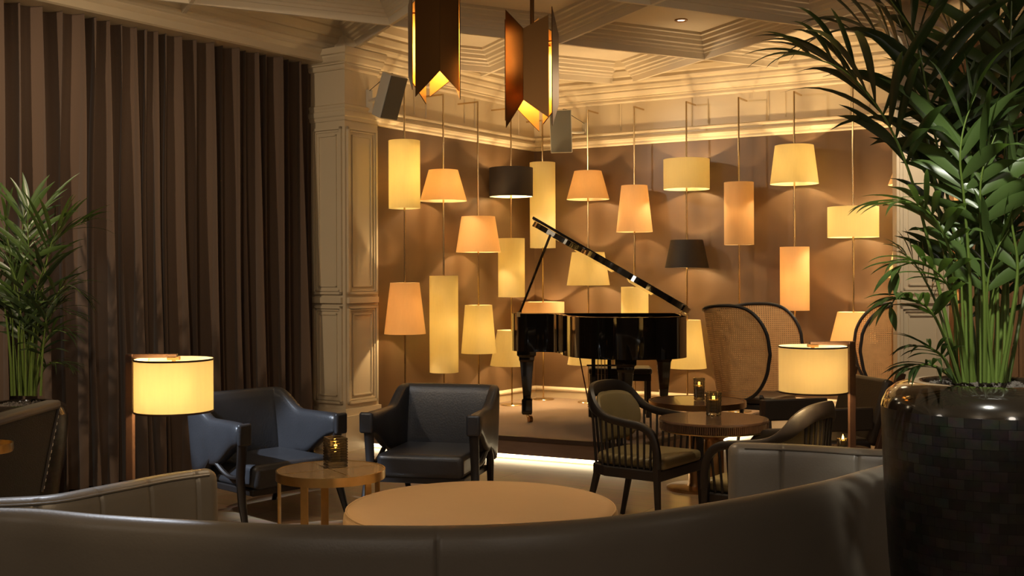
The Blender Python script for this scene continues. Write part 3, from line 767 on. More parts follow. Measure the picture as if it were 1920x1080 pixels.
# ================= spindle-back dining chairs =================
def dining_chair(c, f, label):
    t = thing('dining_chair', label, 'chair', c, math.atan2(f[1], f[0]), 'dark wooden spindle-back armchairs with olive leather')
    half = [V(.235, .262, .40), V(.232, .264, .50), V(.205, .266, .585), (V(.14, .268, .632)), V(.02, .268, .648), V(-.10, .262, .668), V(-.19, .245, .715), V(-.245, .205, .775), V(-.275, .14, .806), V(-.288, .0, .815)]
    full = half+[V(p.x, -p.y, p.z) for p in half[-2::-1]]
    cpts = cr(full, 8)
    mb = MB(); rows = []
    m = len(cpts)
    for i, p in enumerate(cpts):
        tg = (cpts[min(i+1, m-1)]-cpts[max(0, i-1)]).normalized()
        out = V(p.x*.6 if p.x < 0 else 0, p.y, 0)
        if out.length < 1e-3: out = V(-1, 0, 0)
        out = (out-tg*out.dot(tg)).normalized(); up = tg.cross(out)
        w = .018; h_ = .022
        bk = smooth01((-.12-p.x)/.15); h_ += .020*bk
        rows.append([p+out*a_*w+up*b_*h_ for a_, b_ in ((-1, -.6), (-.6, -1), (.6, -1), (1, -.6), (1, .6), (.6, 1), (-.6, 1), (-1, .6))])
    mb.rows(rows); mb.build('arm_rail', 'black_wood', t, smooth=40)
    # seat frame
    sf = [(.25, -.262), (.25, .262), (-.12, .262), (-.235, .20), (-.262, 0), (-.235, -.20), (-.12, -.262)]
    MB().prism(sf, .325, .385).build('seat_frame', 'black_wood', t, smooth=0, bevel=.006)
    cu = [(.262, -.235), (.262, .235), (-.12, .24), (-.22, .18), (-.24, 0), (-.22, -.18), (-.12, -.24)]
    MB().prism(cu, .385, .452).build('seat_cushion', 'olive_leather', t, smooth=40, bevel=.026, seg=4)
    for s in (-1, 1):
        MB().bar(V(.232, s*.262, .41), V(.245, s*.264, 0), .036, .036, w2=.024, h2=.024, up=(0, 1, 0)).build('leg', 'black_wood', t, smooth=0, bevel=.004)
        MB().bar(V(-.20, s*.195, .36), V(-.285, s*.215, 0), .036, .036, w2=.024, h2=.024, up=(0, 1, 0)).build('leg', 'black_wood', t, smooth=0, bevel=.004)
    # spindles from the seat frame up to the rail
    L = resample(cpts, .002)[0]
    def rail_at(fr):
        return L[int(fr*(len(L)-1))]
    for s in (1, -1):
        for k in range(9):
            x = .187-.041*k
            q = min((p for p in L if p.y*s > 0 and p.z > .55), key=lambda p: abs(p.x-x*1.06))
            MB().tube([V(x*.98, s*(.25 if x > -.12 else .25-(-.12-x)*.45), .375), V(q.x, q.y, q.z-.012)], .0068, 6).build('spindle', 'black_wood', t)
    for k in range(8):
        y = -.165+.33*k/7
        q = min((p for p in L if p.x < -.2), key=lambda p: abs(p.y-y))
        MB().tube([V(-.245, y*.9, .375), V(q.x, q.y, q.z-.015)], .0075, 6, sq=(1.2, .8), up=(0, 1, 0)).build('spindle', 'black_wood', t)
    # padded back
    rows = []
    for i in range(13):
        u = -1+2*i/12; y = .228*u; kk = (1-abs(u)**4)**.25 if abs(u) < 1 else .35; kk = max(.4, kk)
        z0, z1 = .640-.165*kk, .640+.168*kk; x0 = -.268+.095*u*u
        lean = lambda z: -.10*(z-.60)
        rows.append([V(x0+lean(z)+dx, y, z) for dx, z in ((.0, z0), (.030, z0+.02), (.042, (z0+z1)/2), (.030, z1-.02), (.0, z1), (-.006, (z0+z1)/2))])
    MB().rows(rows).build('back_pad', 'olive_leather', t, smooth=60, subsurf=1)
    return t
dining_chair((.785, 6.68, 0), (.80, -.60), 'spindle-back armchair with olive leather seat, left of the fluted table')
dining_chair((1.33, 5.80, 0), (-.80, .60), 'spindle-back armchair seen from behind its back, between sofa and fluted table')

# ================= wrap-around cane chairs =================
def cane_chair(c, f, label, w=.76, d=.62):
    t = thing('cane_chair', label, 'chair', c, math.atan2(f[1], f[0]), 'high wrap-around cane chairs')
    hw = w/2
    ctrl = [(d*.52, -hw), (d*.2, -hw+.005), (-d*.12, -hw+.02), (-d*.36, -hw+.11), (-d*.48, -hw+.24), (-d*.50, 0), (-d*.48, hw-.24), (-d*.36, hw-.11), (-d*.12, hw-.02), (d*.2, hw-.005), (d*.52, hw)]
    pl, L = resample(cr([V(x, y, 0) for x, y in ctrl], 10), .022); m = len(pl)
    Z0, Z1 = .475, 1.245; nz = 40
    me_v = []; me_uv = []; fs = []
    def lim(i):
        s = min(i, m-1-i)*L/(m-1); e = min(1, s/.26); k = math.sqrt(max(0.0, 1-(1-e)**2))
        top = .86+(Z1-.055-.86)*(k)+.055*min(1, s/.3)-.06*smooth01((s-.35)/.5); bot = .86-(.86-Z0)*(k)
        return bot, top
    edge = []
    for i, p in enumerate(pl):
        b_, t_ = lim(i)
        for j in range(nz+1):
            z = b_+(t_-b_)*j/nz
            fl = 1+.10*(z-.86)                 # opens towards the top
            lean = -.13*(z-.86) if True else 0
            me_v.append(V(p.x*fl+lean*smooth01((.15-p.x)/.3), p.y*fl, z)); me_uv.append((i*L/(m-1), z))
    for i in range(m-1):
        for j in range(nz):
            a_ = i*(nz+1)+j; fs.append((a_, a_+nz+1, a_+nz+2, a_+1))
    me = bpy.data.meshes.new('cane_shell'); me.from_pydata([tuple(v) for v in me_v], [], fs); uvl = me.uv_layers.new(name='UVMap')
    for lp in me.loops: uvl.data[lp.index].uv = me_uv[lp.vertex_index]
    me.polygons.foreach_set('use_smooth', [True]*len(me.polygons)); me.materials.append(M['cane'])
    o = bpy.data.objects.new('cane_shell', me); C.objects.link(o); o.parent = t; o['label'] = 'woven honey-coloured cane shell'
    ring = [me_v[i*(nz+1)+nz] for i in range(m)]+[me_v[(m-1)*(nz+1)+j] for j in range(nz-1, 0, -1)]+[me_v[i*(nz+1)] for i in range(m-1, -1, -1)]+[me_v[j] for j in range(1, nz)]
    ring, _ = resample(ring+[ring[0]], .03)
    mb = MB(); mb.tube(ring, .0145, 8, caps=False); mb.build('shell_frame', 'black_wood', t, smooth=60)
    sp = [(d*.50, -hw+.10), (d*.50, hw-.10), (-d*.30, hw-.12), (-d*.42, 0), (-d*.30, -hw+.12)]
    MB().prism(sp, .395, .435).build('seat_frame', 'black_wood', t, smooth=0, bevel=.006)
    MB().prism([(x*.97, y*.97) for x, y in sp], .435, .50).build('seat_cushion', 'brown_leather', t, smooth=40, bevel=.022, seg=3)
    for sx, sy in ((1, 1), (1, -1), (-1, 1), (-1, -1)):
        MB().bar(V(.25 if sx > 0 else -.16, sy*.24, .42), V(.29 if sx > 0 else -.23, sy*.27, 0), .034, .034, w2=.022, h2=.022).build('leg', 'black_wood', t, smooth=0, bevel=.005)
    for sy in (1, -1):
        MB().bar(V(.24, sy*.24, .40), V(.24, sy*(hw-.01), .52), .026, .026).build('bracket', 'black_wood', t, smooth=0)
    return t
cane_chair((2.00, 9.42, 0), (.83, -.56), 'high cane chair opening to the right, beside the stage, two rounded wings showing')
cane_chair((3.27, 9.54, 0), (-.975, .21), 'high cane chair facing left, half hidden by the right pillar', w=.60)

# ================= walnut floor lamps with ivory drum shades =================
def floor_lamp(px, Y, sgn, sx, label):
    p = at(px, 700, Y); p.z = 0
    t = thing('floor_lamp', label, 'lamp', p, 0, 'square walnut floor lamps with ivory drums')
    zt = 1.172
    MB().box((0, 0, zt/2), (.030, .034, zt)).build('post', 'lamp_wood', t, smooth=0, bevel=.002)
    dx = sx
    MB().box((dx*.5, 0, zt-.009), (abs(dx)+.03, .026, .018)).build('arm', 'lamp_wood', t, smooth=0, bevel=.002)
    MB().box((dx*.35, 0, .012), (.30, .26, .024)).build('base', 'lamp_wood', t, smooth=0, bevel=.004)
    R = .163; z0, z1 = .925, 1.150
    sh = MB().lathe([(R, z0), (R, z1), (R-.003, z1), (R-.003, z0), (R, z0)], 64, c=(dx, 0, 0), cap=False).build('lamp_shade', 'shade_white', t, smooth=40)
    for z in (z0-.001, z1-.007):
        MB().lathe([(R+.0005, z), (R+.002, z), (R+.002, z+.008), (R+.0005, z+.008), (R+.0005, z)], 64, c=(dx, 0, 0), cap=False).build('trim', 'lamp_wood', sh, smooth=40)
    mb = MB(); mb.box((dx, 0, zt-.020), (.05, .026, .014)); mb.tube([(dx, 0, zt-.02), (dx, 0, 1.07)], .008, 10); mb.build('stem', 'bronze', t)
    mb = MB()
    for k in range(3):
        a_ = 2*PI*k/3+.5; mb.bar((dx, 0, 1.13), (dx+(R-.002)*math.cos(a_), (R-.002)*math.sin(a_), 1.13), .003, .003)
    mb.build('spider', 'bronze', sh)
    MB().lathe([(0, .985), (.022, 1.0), (.028, 1.025), (.018, 1.055), (.012, 1.07), (0, 1.07)], 20, c=(dx, 0, 0)).build('bulb', 'bulb_soft', t)
    point_light('floor_lamp_light', (p.x+dx, p.y-.04, 1.03), FLP, (1., .70, .36), .04)
    return t
FLP = 25.
M['bulb_soft'] = emit_mat('frosted_bulb', (1., .75, .42), 6.)
floor_lamp(244, 4.77, 1, .186, 'walnut floor lamp with ivory drum shade in front of the curtain, left')
floor_lamp(1597, 5.45, -1, -.189, 'walnut floor lamp with ivory drum shade behind the right sofa arm')

# ================= dark lounge chair behind the right lamp =================
def lounge_chair(c, f, label):
    t = thing('lounge_chair', label, 'armchair', c, math.atan2(f[1], f[0]))
    MB().box((.03, 0, .37), (.56, .52, .13)).build('seat_cushion', 'brown_leather', t, smooth=40, bevel=.03, seg=3)
    R = Matrix.Rotation(-.30, 3, 'Y')
    MB().box(V(-.315, 0, .60), (.085, .54, .44), R).build('backrest', 'brown_leather', t, smooth=40, bevel=.028, seg=3)
    for s in (-1, 1):
        MB().bar(V(-.255, s*.295, .30), V(-.435, s*.295, .86), .030, .060, up=(1, 0, 0)).build('back_post', 'lamp_wood', t, smooth=0, bevel=.004)
        MB().box(V(.02, s*.295, .57), (.50, .03, .15)).build('arm_panel', 'brown_leather', t, smooth=30, bevel=.012)
        MB().bar(V(.25, s*.295, .64), V(.28, s*.30, 0), .034, .034, w2=.024, h2=.024).build('leg', 'dark_wood', t, smooth=0, bevel=.004)
        MB().bar(V(-.24, s*.295, .34), V(-.36, s*.30, 0), .034, .034, w2=.024, h2=.024).build('leg', 'dark_wood', t, smooth=0, bevel=.004)
        MB().bar(V(-.26, s*.28, .30), V(.26, s*.28, .30), .03, .05).build('side_rail', 'dark_wood', t, smooth=0)
    MB().bar(V(-.27, -.295, .32), V(-.27, .295, .32), .03, .05).build('rear_rail', 'dark_wood', t, smooth=0)
    return t
lounge_chair((2.02, 7.42, 0), (-.97, -.22), 'dark brown leather lounge chair with slanted wooden back post, behind the right floor lamp')
# low table with a votive, mostly behind the right sofa arm
lt = V(1.92, 6.50, 0)
t = thing('low_table', 'low dark drinks table hidden behind the right sofa arm', 'table', lt)
MB().lathe([(0, .47), (.15, .47), (.152, .478), (.15, .49), (0, .49)], 40).build('tabletop', 'table_wood', t)
MB().lathe([(0, .01), (.02, .01), (.02, .47), (0, .47)], 20).build('pedestal', 'bronze', t)
MB().lathe([(0, 0), (.12, 0), (.12, .012), (0, .014)], 32).build('base', 'bronze', t)
votive_round(V(1.905, 6.46, .4905), .036, .06, 'small crystal candle holder glinting beside the right lamp post')

# ================= left edge: woven tub chair and tray table =================
t = thing('side_armchair', 'dark woven-sided armchair with pale arm pad and stitched edge, cut off by the left edge', 'armchair', (-2.98, 6.0, 0), math.radians(90))
M['woven'] = mat('dark_woven_cane', (.014, .010, .007), .5, var=.6, scale=70, bump=.5, bscale=160)
for s_ in (-1, 1):
    y = s_*.345
    side = [(.40, .765), (.20, .30), (-.33, .30), (-.42, .765)]     # (along the chair, height)
    vs = [V(x, y-.022+.03*s_*(z-.3), z) for x, z in side]+[V(x, y+.022+.03*s_*(z-.3), z) for x, z in side]
    MB().add(vs, [(0, 1, 2, 3), (7, 6, 5, 4), (0, 4, 5, 1), (1, 5, 6, 2), (2, 6, 7, 3), (3, 7, 4, 0)]).build('side_panel', 'woven', t, smooth=0, bevel=.006)
    MB().box((-.005, y+.014*s_, .775), (.80, .095, .05)).build('arm_pad', 'grey_leather', t, smooth=40, bevel=.018, seg=3)
    a, b = V(.405, y+.014*s_+.02*s_, .755), V(.205, y+.02*s_, .31)
    mb = MB()
    mb.tube([a, b], .013, 8); mb.build('stitched_edge', 'brown_leather', t)
    mb = MB()
    for k in range(12): mb.bar(a.lerp(b, (k+.2)/12)+V(.005, .012*s_, 0), a.lerp(b, (k+.62)/12)+V(.005, .012*s_, 0), .004, .004)
    mb.build('stitching', 'lining', t, smooth=0)
    for x in (.22, -.32):
        MB().tube(cr([V(x*.9, y*.9, .30), V(x+.02, y, .18), V(x*1.12, y, 0)], 4), .013, 8).build('leg', 'brass', t)
    MB().tube(cr([V(.26, y, .17), V(.0, y, .235), V(-.34, y, .17)], 6), .012, 8).build('stretcher', 'brass', t)
MB().box((-.37, 0, .56), (.07, .66, .52), Matrix.Rotation(-.2, 3, 'Y')).build('backrest', 'woven', t, smooth=30, bevel=.02)
MB().box((.0, 0, .38), (.56, .62, .15)).build('seat_cushion', 'brown_leather', t, smooth=40, bevel=.03, seg=3)
t = thing('tray_table', 'small brass tray table just entering at the left edge of the photo', 'table', at(-27, 838, 5.3).xy.to_3d())
h = at(-27, 836, 5.3).z
MB().lathe([(0, h-.03), (.118, h-.03), (.122, h-.02), (.122, h+.012), (.116, h+.012), (.116, h-.018), (0, h-.018)], 48).build('tray', 'brass', t)
MB().lathe([(0, .012), (.014, .012), (.014, h-.03), (0, h-.03)], 16).build('stem', 'brass', t)
MB().lathe([(0, 0), (.11, 0), (.11, .012), (0, .014)], 40).build('base', 'brass', t)

# ================= grand piano =================
B0 = V(1.465, 10.02, ST); pv = V(-.06, -.998, 0).normalized(); pu = V(-.998, .06, 0).normalized()
piano = thing('grand_piano', 'black lacquered grand piano with raised lid on the carpeted stage', 'piano', B0, 0)
def L2(u, v, z): return pu*u+pv*v+V(0, 0, z)          # local to the piano empty
UW = 1.45
out_c = [(0, 0), (0, .35), (0, .75), (.005, 1.05), (.04, 1.24), (.15, 1.38), (.33, 1.45), (.55, 1.45), (.75, 1.37), (.90, 1.20), (.985, .98), (1.015, .78), (1.04, .66), (1.11, .575), (1.25, .535), (1.37, .49), (1.44, .40), (UW, .28), (UW, .12), (UW, 0)]
oc2, _ = resample(cr([V(u, v, 0) for u, v in out_c], 8), .025)
def ring2(off, z):
    m = len(oc2); r = []
    for i, p in enumerate(oc2):
        tg = (oc2[min(i+1, m-1)]-oc2[max(0, i-1)]).normalized(); nr = V(-tg.y, tg.x, 0)
        q = p-nr*off if (p-nr*off-V(.6, .5, 0)).length < (p+nr*off-V(.6, .5, 0)).length else p+nr*off
        r.append(L2(q.x, q.y, z))
    return r
def rim_off(i, off):
    m = len(oc2); tg = (oc2[min(i+1, m-1)]-oc2[max(0, i-1)]).normalized(); return oc2[i]+V(tg.y, -tg.x, 0)*-off
# rim: walk the outline, inner side = left of travel
RZ0, RZ1 = .655, .982
sect = [(0, RZ0), (-.0, RZ1-.004), (.004, RZ1), (.04, RZ1), (.044, RZ1-.004), (.044, RZ0+.02), (.03, RZ0)]
def inn(i):
    m = len(oc2); tg = (oc2[min(i+1, m-1)]-oc2[max(0, i-1)]).normalized(); n_ = V(tg.y, -tg.x, 0)
    return n_
sgn = 1 if (oc2[10]+inn(10)*.05-V(.6, .5, 0)).length < (oc2[10]-V(.6, .5, 0)).length else -1
rows = []
for i, p in enumerate(oc2):
    n_ = inn(i)*sgn
    rows.append([L2(p.x+n_.x*x, p.y+n_.y*x, z) for x, z in sect])
MB().rows(rows).build('rim', 'piano', piano, smooth=40)
inner = [oc2[i]+inn(i)*sgn*.042 for i in range(len(oc2))]
def plan_prism(pl2, z0, z1):
    mb = MB(); n_ = len(pl2); vs = [L2(p.x, p.y, z0) for p in pl2]+[L2(p.x, p.y, z1) for p in pl2]
    mb.add(vs, [list(range(n_))[::-1], list(range(n_, 2*n_))]+[(i, (i+1) % n_, n_+(i+1) % n_, n_+i) for i in range(n_)]); return mb
plan_prism(inner, RZ0+.02, RZ0+.05).build('bottom_board', 'piano', piano, smooth=0)
plan_prism([p for p in inner if p.y > .25], .86, .875).build('soundboard', 'soundboard', piano, smooth=0)
mb = MB()
for k in range(7): mb.bar(L2(.2+.13*k, .34, .90), L2(.18+.11*k, 1.0+.3*(1-k/6), .90), .03, .02)
mb.build('iron_frame', 'brass', piano, smooth=0)
MB().bar(L2(.02, .01, .80), L2(UW-.02, .01, .80), .02, .28).build('fallboard', 'piano', piano, smooth=0)
MB().bar(L2(.02, .25, .93), L2(UW-.02, .25, .93), .02, .09).build('inner_board', 'piano', piano, smooth=0)
MB().bar(L2(0, -.11, .69), L2(UW, -.11, .69), .24, .07).build('key_bed', 'piano', piano, smooth=0, bevel=.006)
for u in (.05, UW-.05): MB().bar(L2(u, -.22, .78), L2(u, .02, .80), .09, .13).build('cheek', 'piano', piano, smooth=0, bevel=.02)
kb = MB()
for k in range(52): kb.bar(L2(.115+k*.0235, -.20, .735), L2(.115+k*.0235, -.02, .735), .0222, .02)
kb.build('keyboard', 'key_white', piano, smooth=0)
# lid, hinged on the straight bass side
LA = math.radians(30.5); ca, sa = math.cos(LA), math.sin(LA)
def lid_pt(u, v, h): return L2(u*ca-h*sa-.0, v, RZ1+.022+u*sa+h*ca)
def lid_mesh(pl2, h0, h1):
    mb = MB(); n_ = len(pl2); vs = [lid_pt(p.x, p.y, h0) for p in pl2]+[lid_pt(p.x, p.y, h1) for p in pl2]
    mb.add(vs, [list(range(n_))[::-1], list(range(n_, 2*n_))]+[(i, (i+1) % n_, n_+(i+1) % n_, n_+i) for i in range(n_)]); return mb
lidp = [oc2[i]-inn(i)*sgn*.018 for i in range(len(oc2)) if oc2[i].y > .30]
lidp = [V(-.018, .30, 0)]+lidp+[V(UW+.018, .30, 0)]
lid = lid_mesh(lidp, -.012, .034).build('lid', 'piano', piano, smooth=0, bevel=.004)
fl = [V(-.015, .31, 0), V(-.015, .68, 0), V(UW+.03, .68, 0), V(UW+.03, .31, 0)]
lid_mesh(fl, .036, .058).build('front_flap', 'piano', lid, smooth=0, bevel=.003)
for v in (.45, 1.0): MB().tube([lid_pt(-.012, v-.05, -.008), lid_pt(-.012, v+.05, -.008)], .009, 8).build('hinge', 'brass', lid)
pa = L2(UW-.07, .47, RZ1-.01)
lq = lid_pt(1.28, .60, -.004)
MB().tube([pa, lq], .0115, 8).build('prop_stick', 'piano', piano)
MB().bar(pa+V(0, 0, -.02), pa+V(0, 0, .02), .04, .04).build('prop_socket', 'brass', piano, smooth=0)
# legs with castors
def pleg(u, v, nm=''):
    o = L2(u, v, 0)
    mb = MB(); R = Matrix.Rotation(math.atan2(pu.y, pu.x), 3, 'Z')
    prof_ = [(.085, .655), (.085, .60), (.068, .585), (.068, .56), (.060, .54), (.035, .235), (.035, .215), (.047, .20), (.047, .085), (.038, .07)]
    rows = []
    for r_, z in prof_: rows.append([o+R @ V(sx*r_, sy*r_, z) for sx, sy in ((-1, -1), (1, -1), (1, 1), (-1, 1))])
    mb.rows(rows); lg = mb.build('leg', 'piano', piano, smooth=0, bevel=.004)
    mb = MB(); mb.tube([o+V(0, 0, .075), o+V(.01, -.01, .045)], .014, 8)
    mb.build('castor_fork', 'brass', lg)
    mb = MB(); mb.tube([o+V(.012, -.022, .031), o+V(.040, -.010, .031)], .030, 18, up=(0, 0, 1)); mb.build('castor_wheel', 'bronze', lg)
pleg(UW-.12, .12); pleg(.12, .12); pleg(.50, 1.18)
# pedal lyre
mb = MB(); u0 = UW-.78
for s in (-1, 1): mb.bar(L2(u0+s*.07, .16, .66), L2(u0+s*.07, .16, .13), .022, .035)
mb.bar(L2(u0-.15, .16, .645), L2(u0+.15, .16, .645), .14, .05); mb.bar(L2(u0-.13, .16, .51), L2(u0+.13, .16, .51), .03, .015)
mb.box(L2(u0, .17, .105), (.24, .14, .085)); mb.build('pedal_lyre', 'piano', piano, smooth=0, bevel=.004)
for k in range(3):
    MB().tube([L2(u0+.03*(k-1), .20, .66), L2(u0+.03*(k-1), .20, .10)], .004, 6).build('pedal_rod', 'steel', piano)
    MB().bar(L2(u0+.06*(k-1), .10, .07), L2(u0+.06*(k-1), -.06, .055), .026, .012).build('pedal', 'brass', piano, smooth=0, bevel=.004)
for s in (-1, 1): MB().tube([L2(u0+s*.10, .12, .10), L2(u0+s*.20, .60, .66)], .006, 6).build('lyre_brace', mat('red_brown_rod', (.12, .03, .02), .4), piano)
# bench tucked under the keyboard
bt = thing('piano_bench', 'black piano bench pushed in under the keyboard of the grand piano', 'bench', (1.0, 10.42, ST), math.atan2(pu.y, pu.x))
MB().box((0, 0, .425), (.58, .34, .06)).build('seat', 'black_wood', bt, smooth=40, bevel=.02, seg=3)
MB().box((0, 0, .365), (.56, .32, .06)).build('apron', 'black_wood', bt, smooth=0, bevel=.004)
for sx in (-1, 1):
    for sy in (-1, 1): MB().box((sx*.255, sy*.135, .17), (.045, .045, .34)).build('leg', 'black_wood', bt, smooth=0, bevel=.004)
# ================= planters and palms =================
def planter(c, prof, split, label, rimz, rim_r):
    t = thing('planter', label, 'planter', c)
    MB().lathe([(0, 0)]+prof[:split], 96).build('body', 'mosaic', t, smooth=60)
    MB().lathe(prof[split-1:], 96, cap=False).build('rim', 'pot_glaze', t, smooth=60)
    # gravel bed: a lumpy disc of pebbles
    mb = MB(); rnd = random.Random(3)
    mb.lathe([(0, rimz-.035), (rim_r, rimz-.035), (rim_r, rimz-.03), (0, rimz-.03)], 32)
    for k in range(520):
        a = rnd.random()*2*PI; r = rim_r*math.sqrt(rnd.random())*.97; s = .008+.010*rnd.random()
        q = V(r*math.cos(a), r*math.sin(a), rimz-.028+rnd.random()*.012)
        R = Matrix.Rotation(rnd.random()*6, 3, V(rnd.random(), rnd.random(), rnd.random()+.1).normalized())
        vs = [R @ V(x*s, y*s, z*s*.7) for x, y, z in ((1, 0, 0), (-1, 0, 0), (0, 1, 0), (0, -1, 0), (0, 0, 1), (0, 0, -1))]
        mb.add([v+q for v in vs], [(0, 2, 4), (2, 1, 4), (1, 3, 4), (3, 0, 4), (2, 0, 5), (1, 2, 5), (3, 1, 5), (0, 3, 5)])
    mb.build('gravel', 'gravel', t, smooth=0, kind='stuff')
    return t
def leaflet(mb, base, d, side, L, w, droop, rnd):
    """one blade, folded along its midrib and bending down towards the tip"""
    n = 9; p = Vector(base); d = d.normalized(); step = L/n; rows = []
    prof = (.22, .55, .82, .97, 1.0, .93, .78, .57, .32, .02)
    for i in range(n+1):
        nrm = side.cross(d)
        if nrm.length < 1e-4: nrm = V(0, 0, 1)
        nrm.normalize(); sd = d.cross(nrm).normalized(); ww = w*prof[i]
        rows.append([p-sd*ww+nrm*ww*.28, p, p+sd*ww+nrm*ww*.28])
        p = p+d*step; d = (d+V(0, 0, -droop*step/L*(.7+i*.16))).normalized()
    mb.rows(rows, closed=False, caps=False)
LS, WS = 1.34, .80
def frond(parent, base, ctrl, start, L, w, droop=.5, n=14, leafmat='leaf', spread=.9, seed=0, r0=.0065):
    """ctrl: world points of the stem; leaves from fraction start to the tip"""
    rnd = random.Random(seed)
    pts, _ = resample(cr([Vector(c)-base for c in ctrl], 10), .015); m = len(pts)
    rs = [r0*(1-.75*i/(m-1)) for i in range(m)]
    st = MB().tube(pts[::2]+[pts[-1]], [rs[i] for i in range(0, m, 2)]+[rs[-1]], 6).build('frond', 'stem', parent)
    mb = MB(); i0 = int(start*(m-1))
    for k in range(n):
        f = k/(n-1); i = min(m-2, int(i0+(m-1-i0)*f)); t = (pts[i+1]-pts[max(0, i-1)]).normalized()
        side = t.cross(V(0, 0, 1))
        if side.length < .15: side = t.cross(V(0, 1, 0))
        side.normalize(); up = side.cross(t).normalized()
        ang = spread*(1-.6*f)+.22*rnd.uniform(-1, 1)
        ll = L*(.62+.5*math.sin(PI*min(1, f*.8+.15)))*rnd.uniform(.8, 1.15)*(1-.2*f*f)*LS
        for s in (-1, 1):
            if rnd.random() < .10: continue
            d = t*math.cos(ang)+side*s*math.sin(ang)+up*(.18+.30*rnd.uniform(-1, 1))
            leaflet(mb, pts[i], d, side if abs(d.normalized().dot(side)) < .93 else up.cross(d), ll, w*rnd.uniform(.75, 1.15)*WS, droop*rnd.uniform(.7, 1.3), rnd)
    if mb.v: mb.build('leaflets', leafmat, st, smooth=60)
    return st

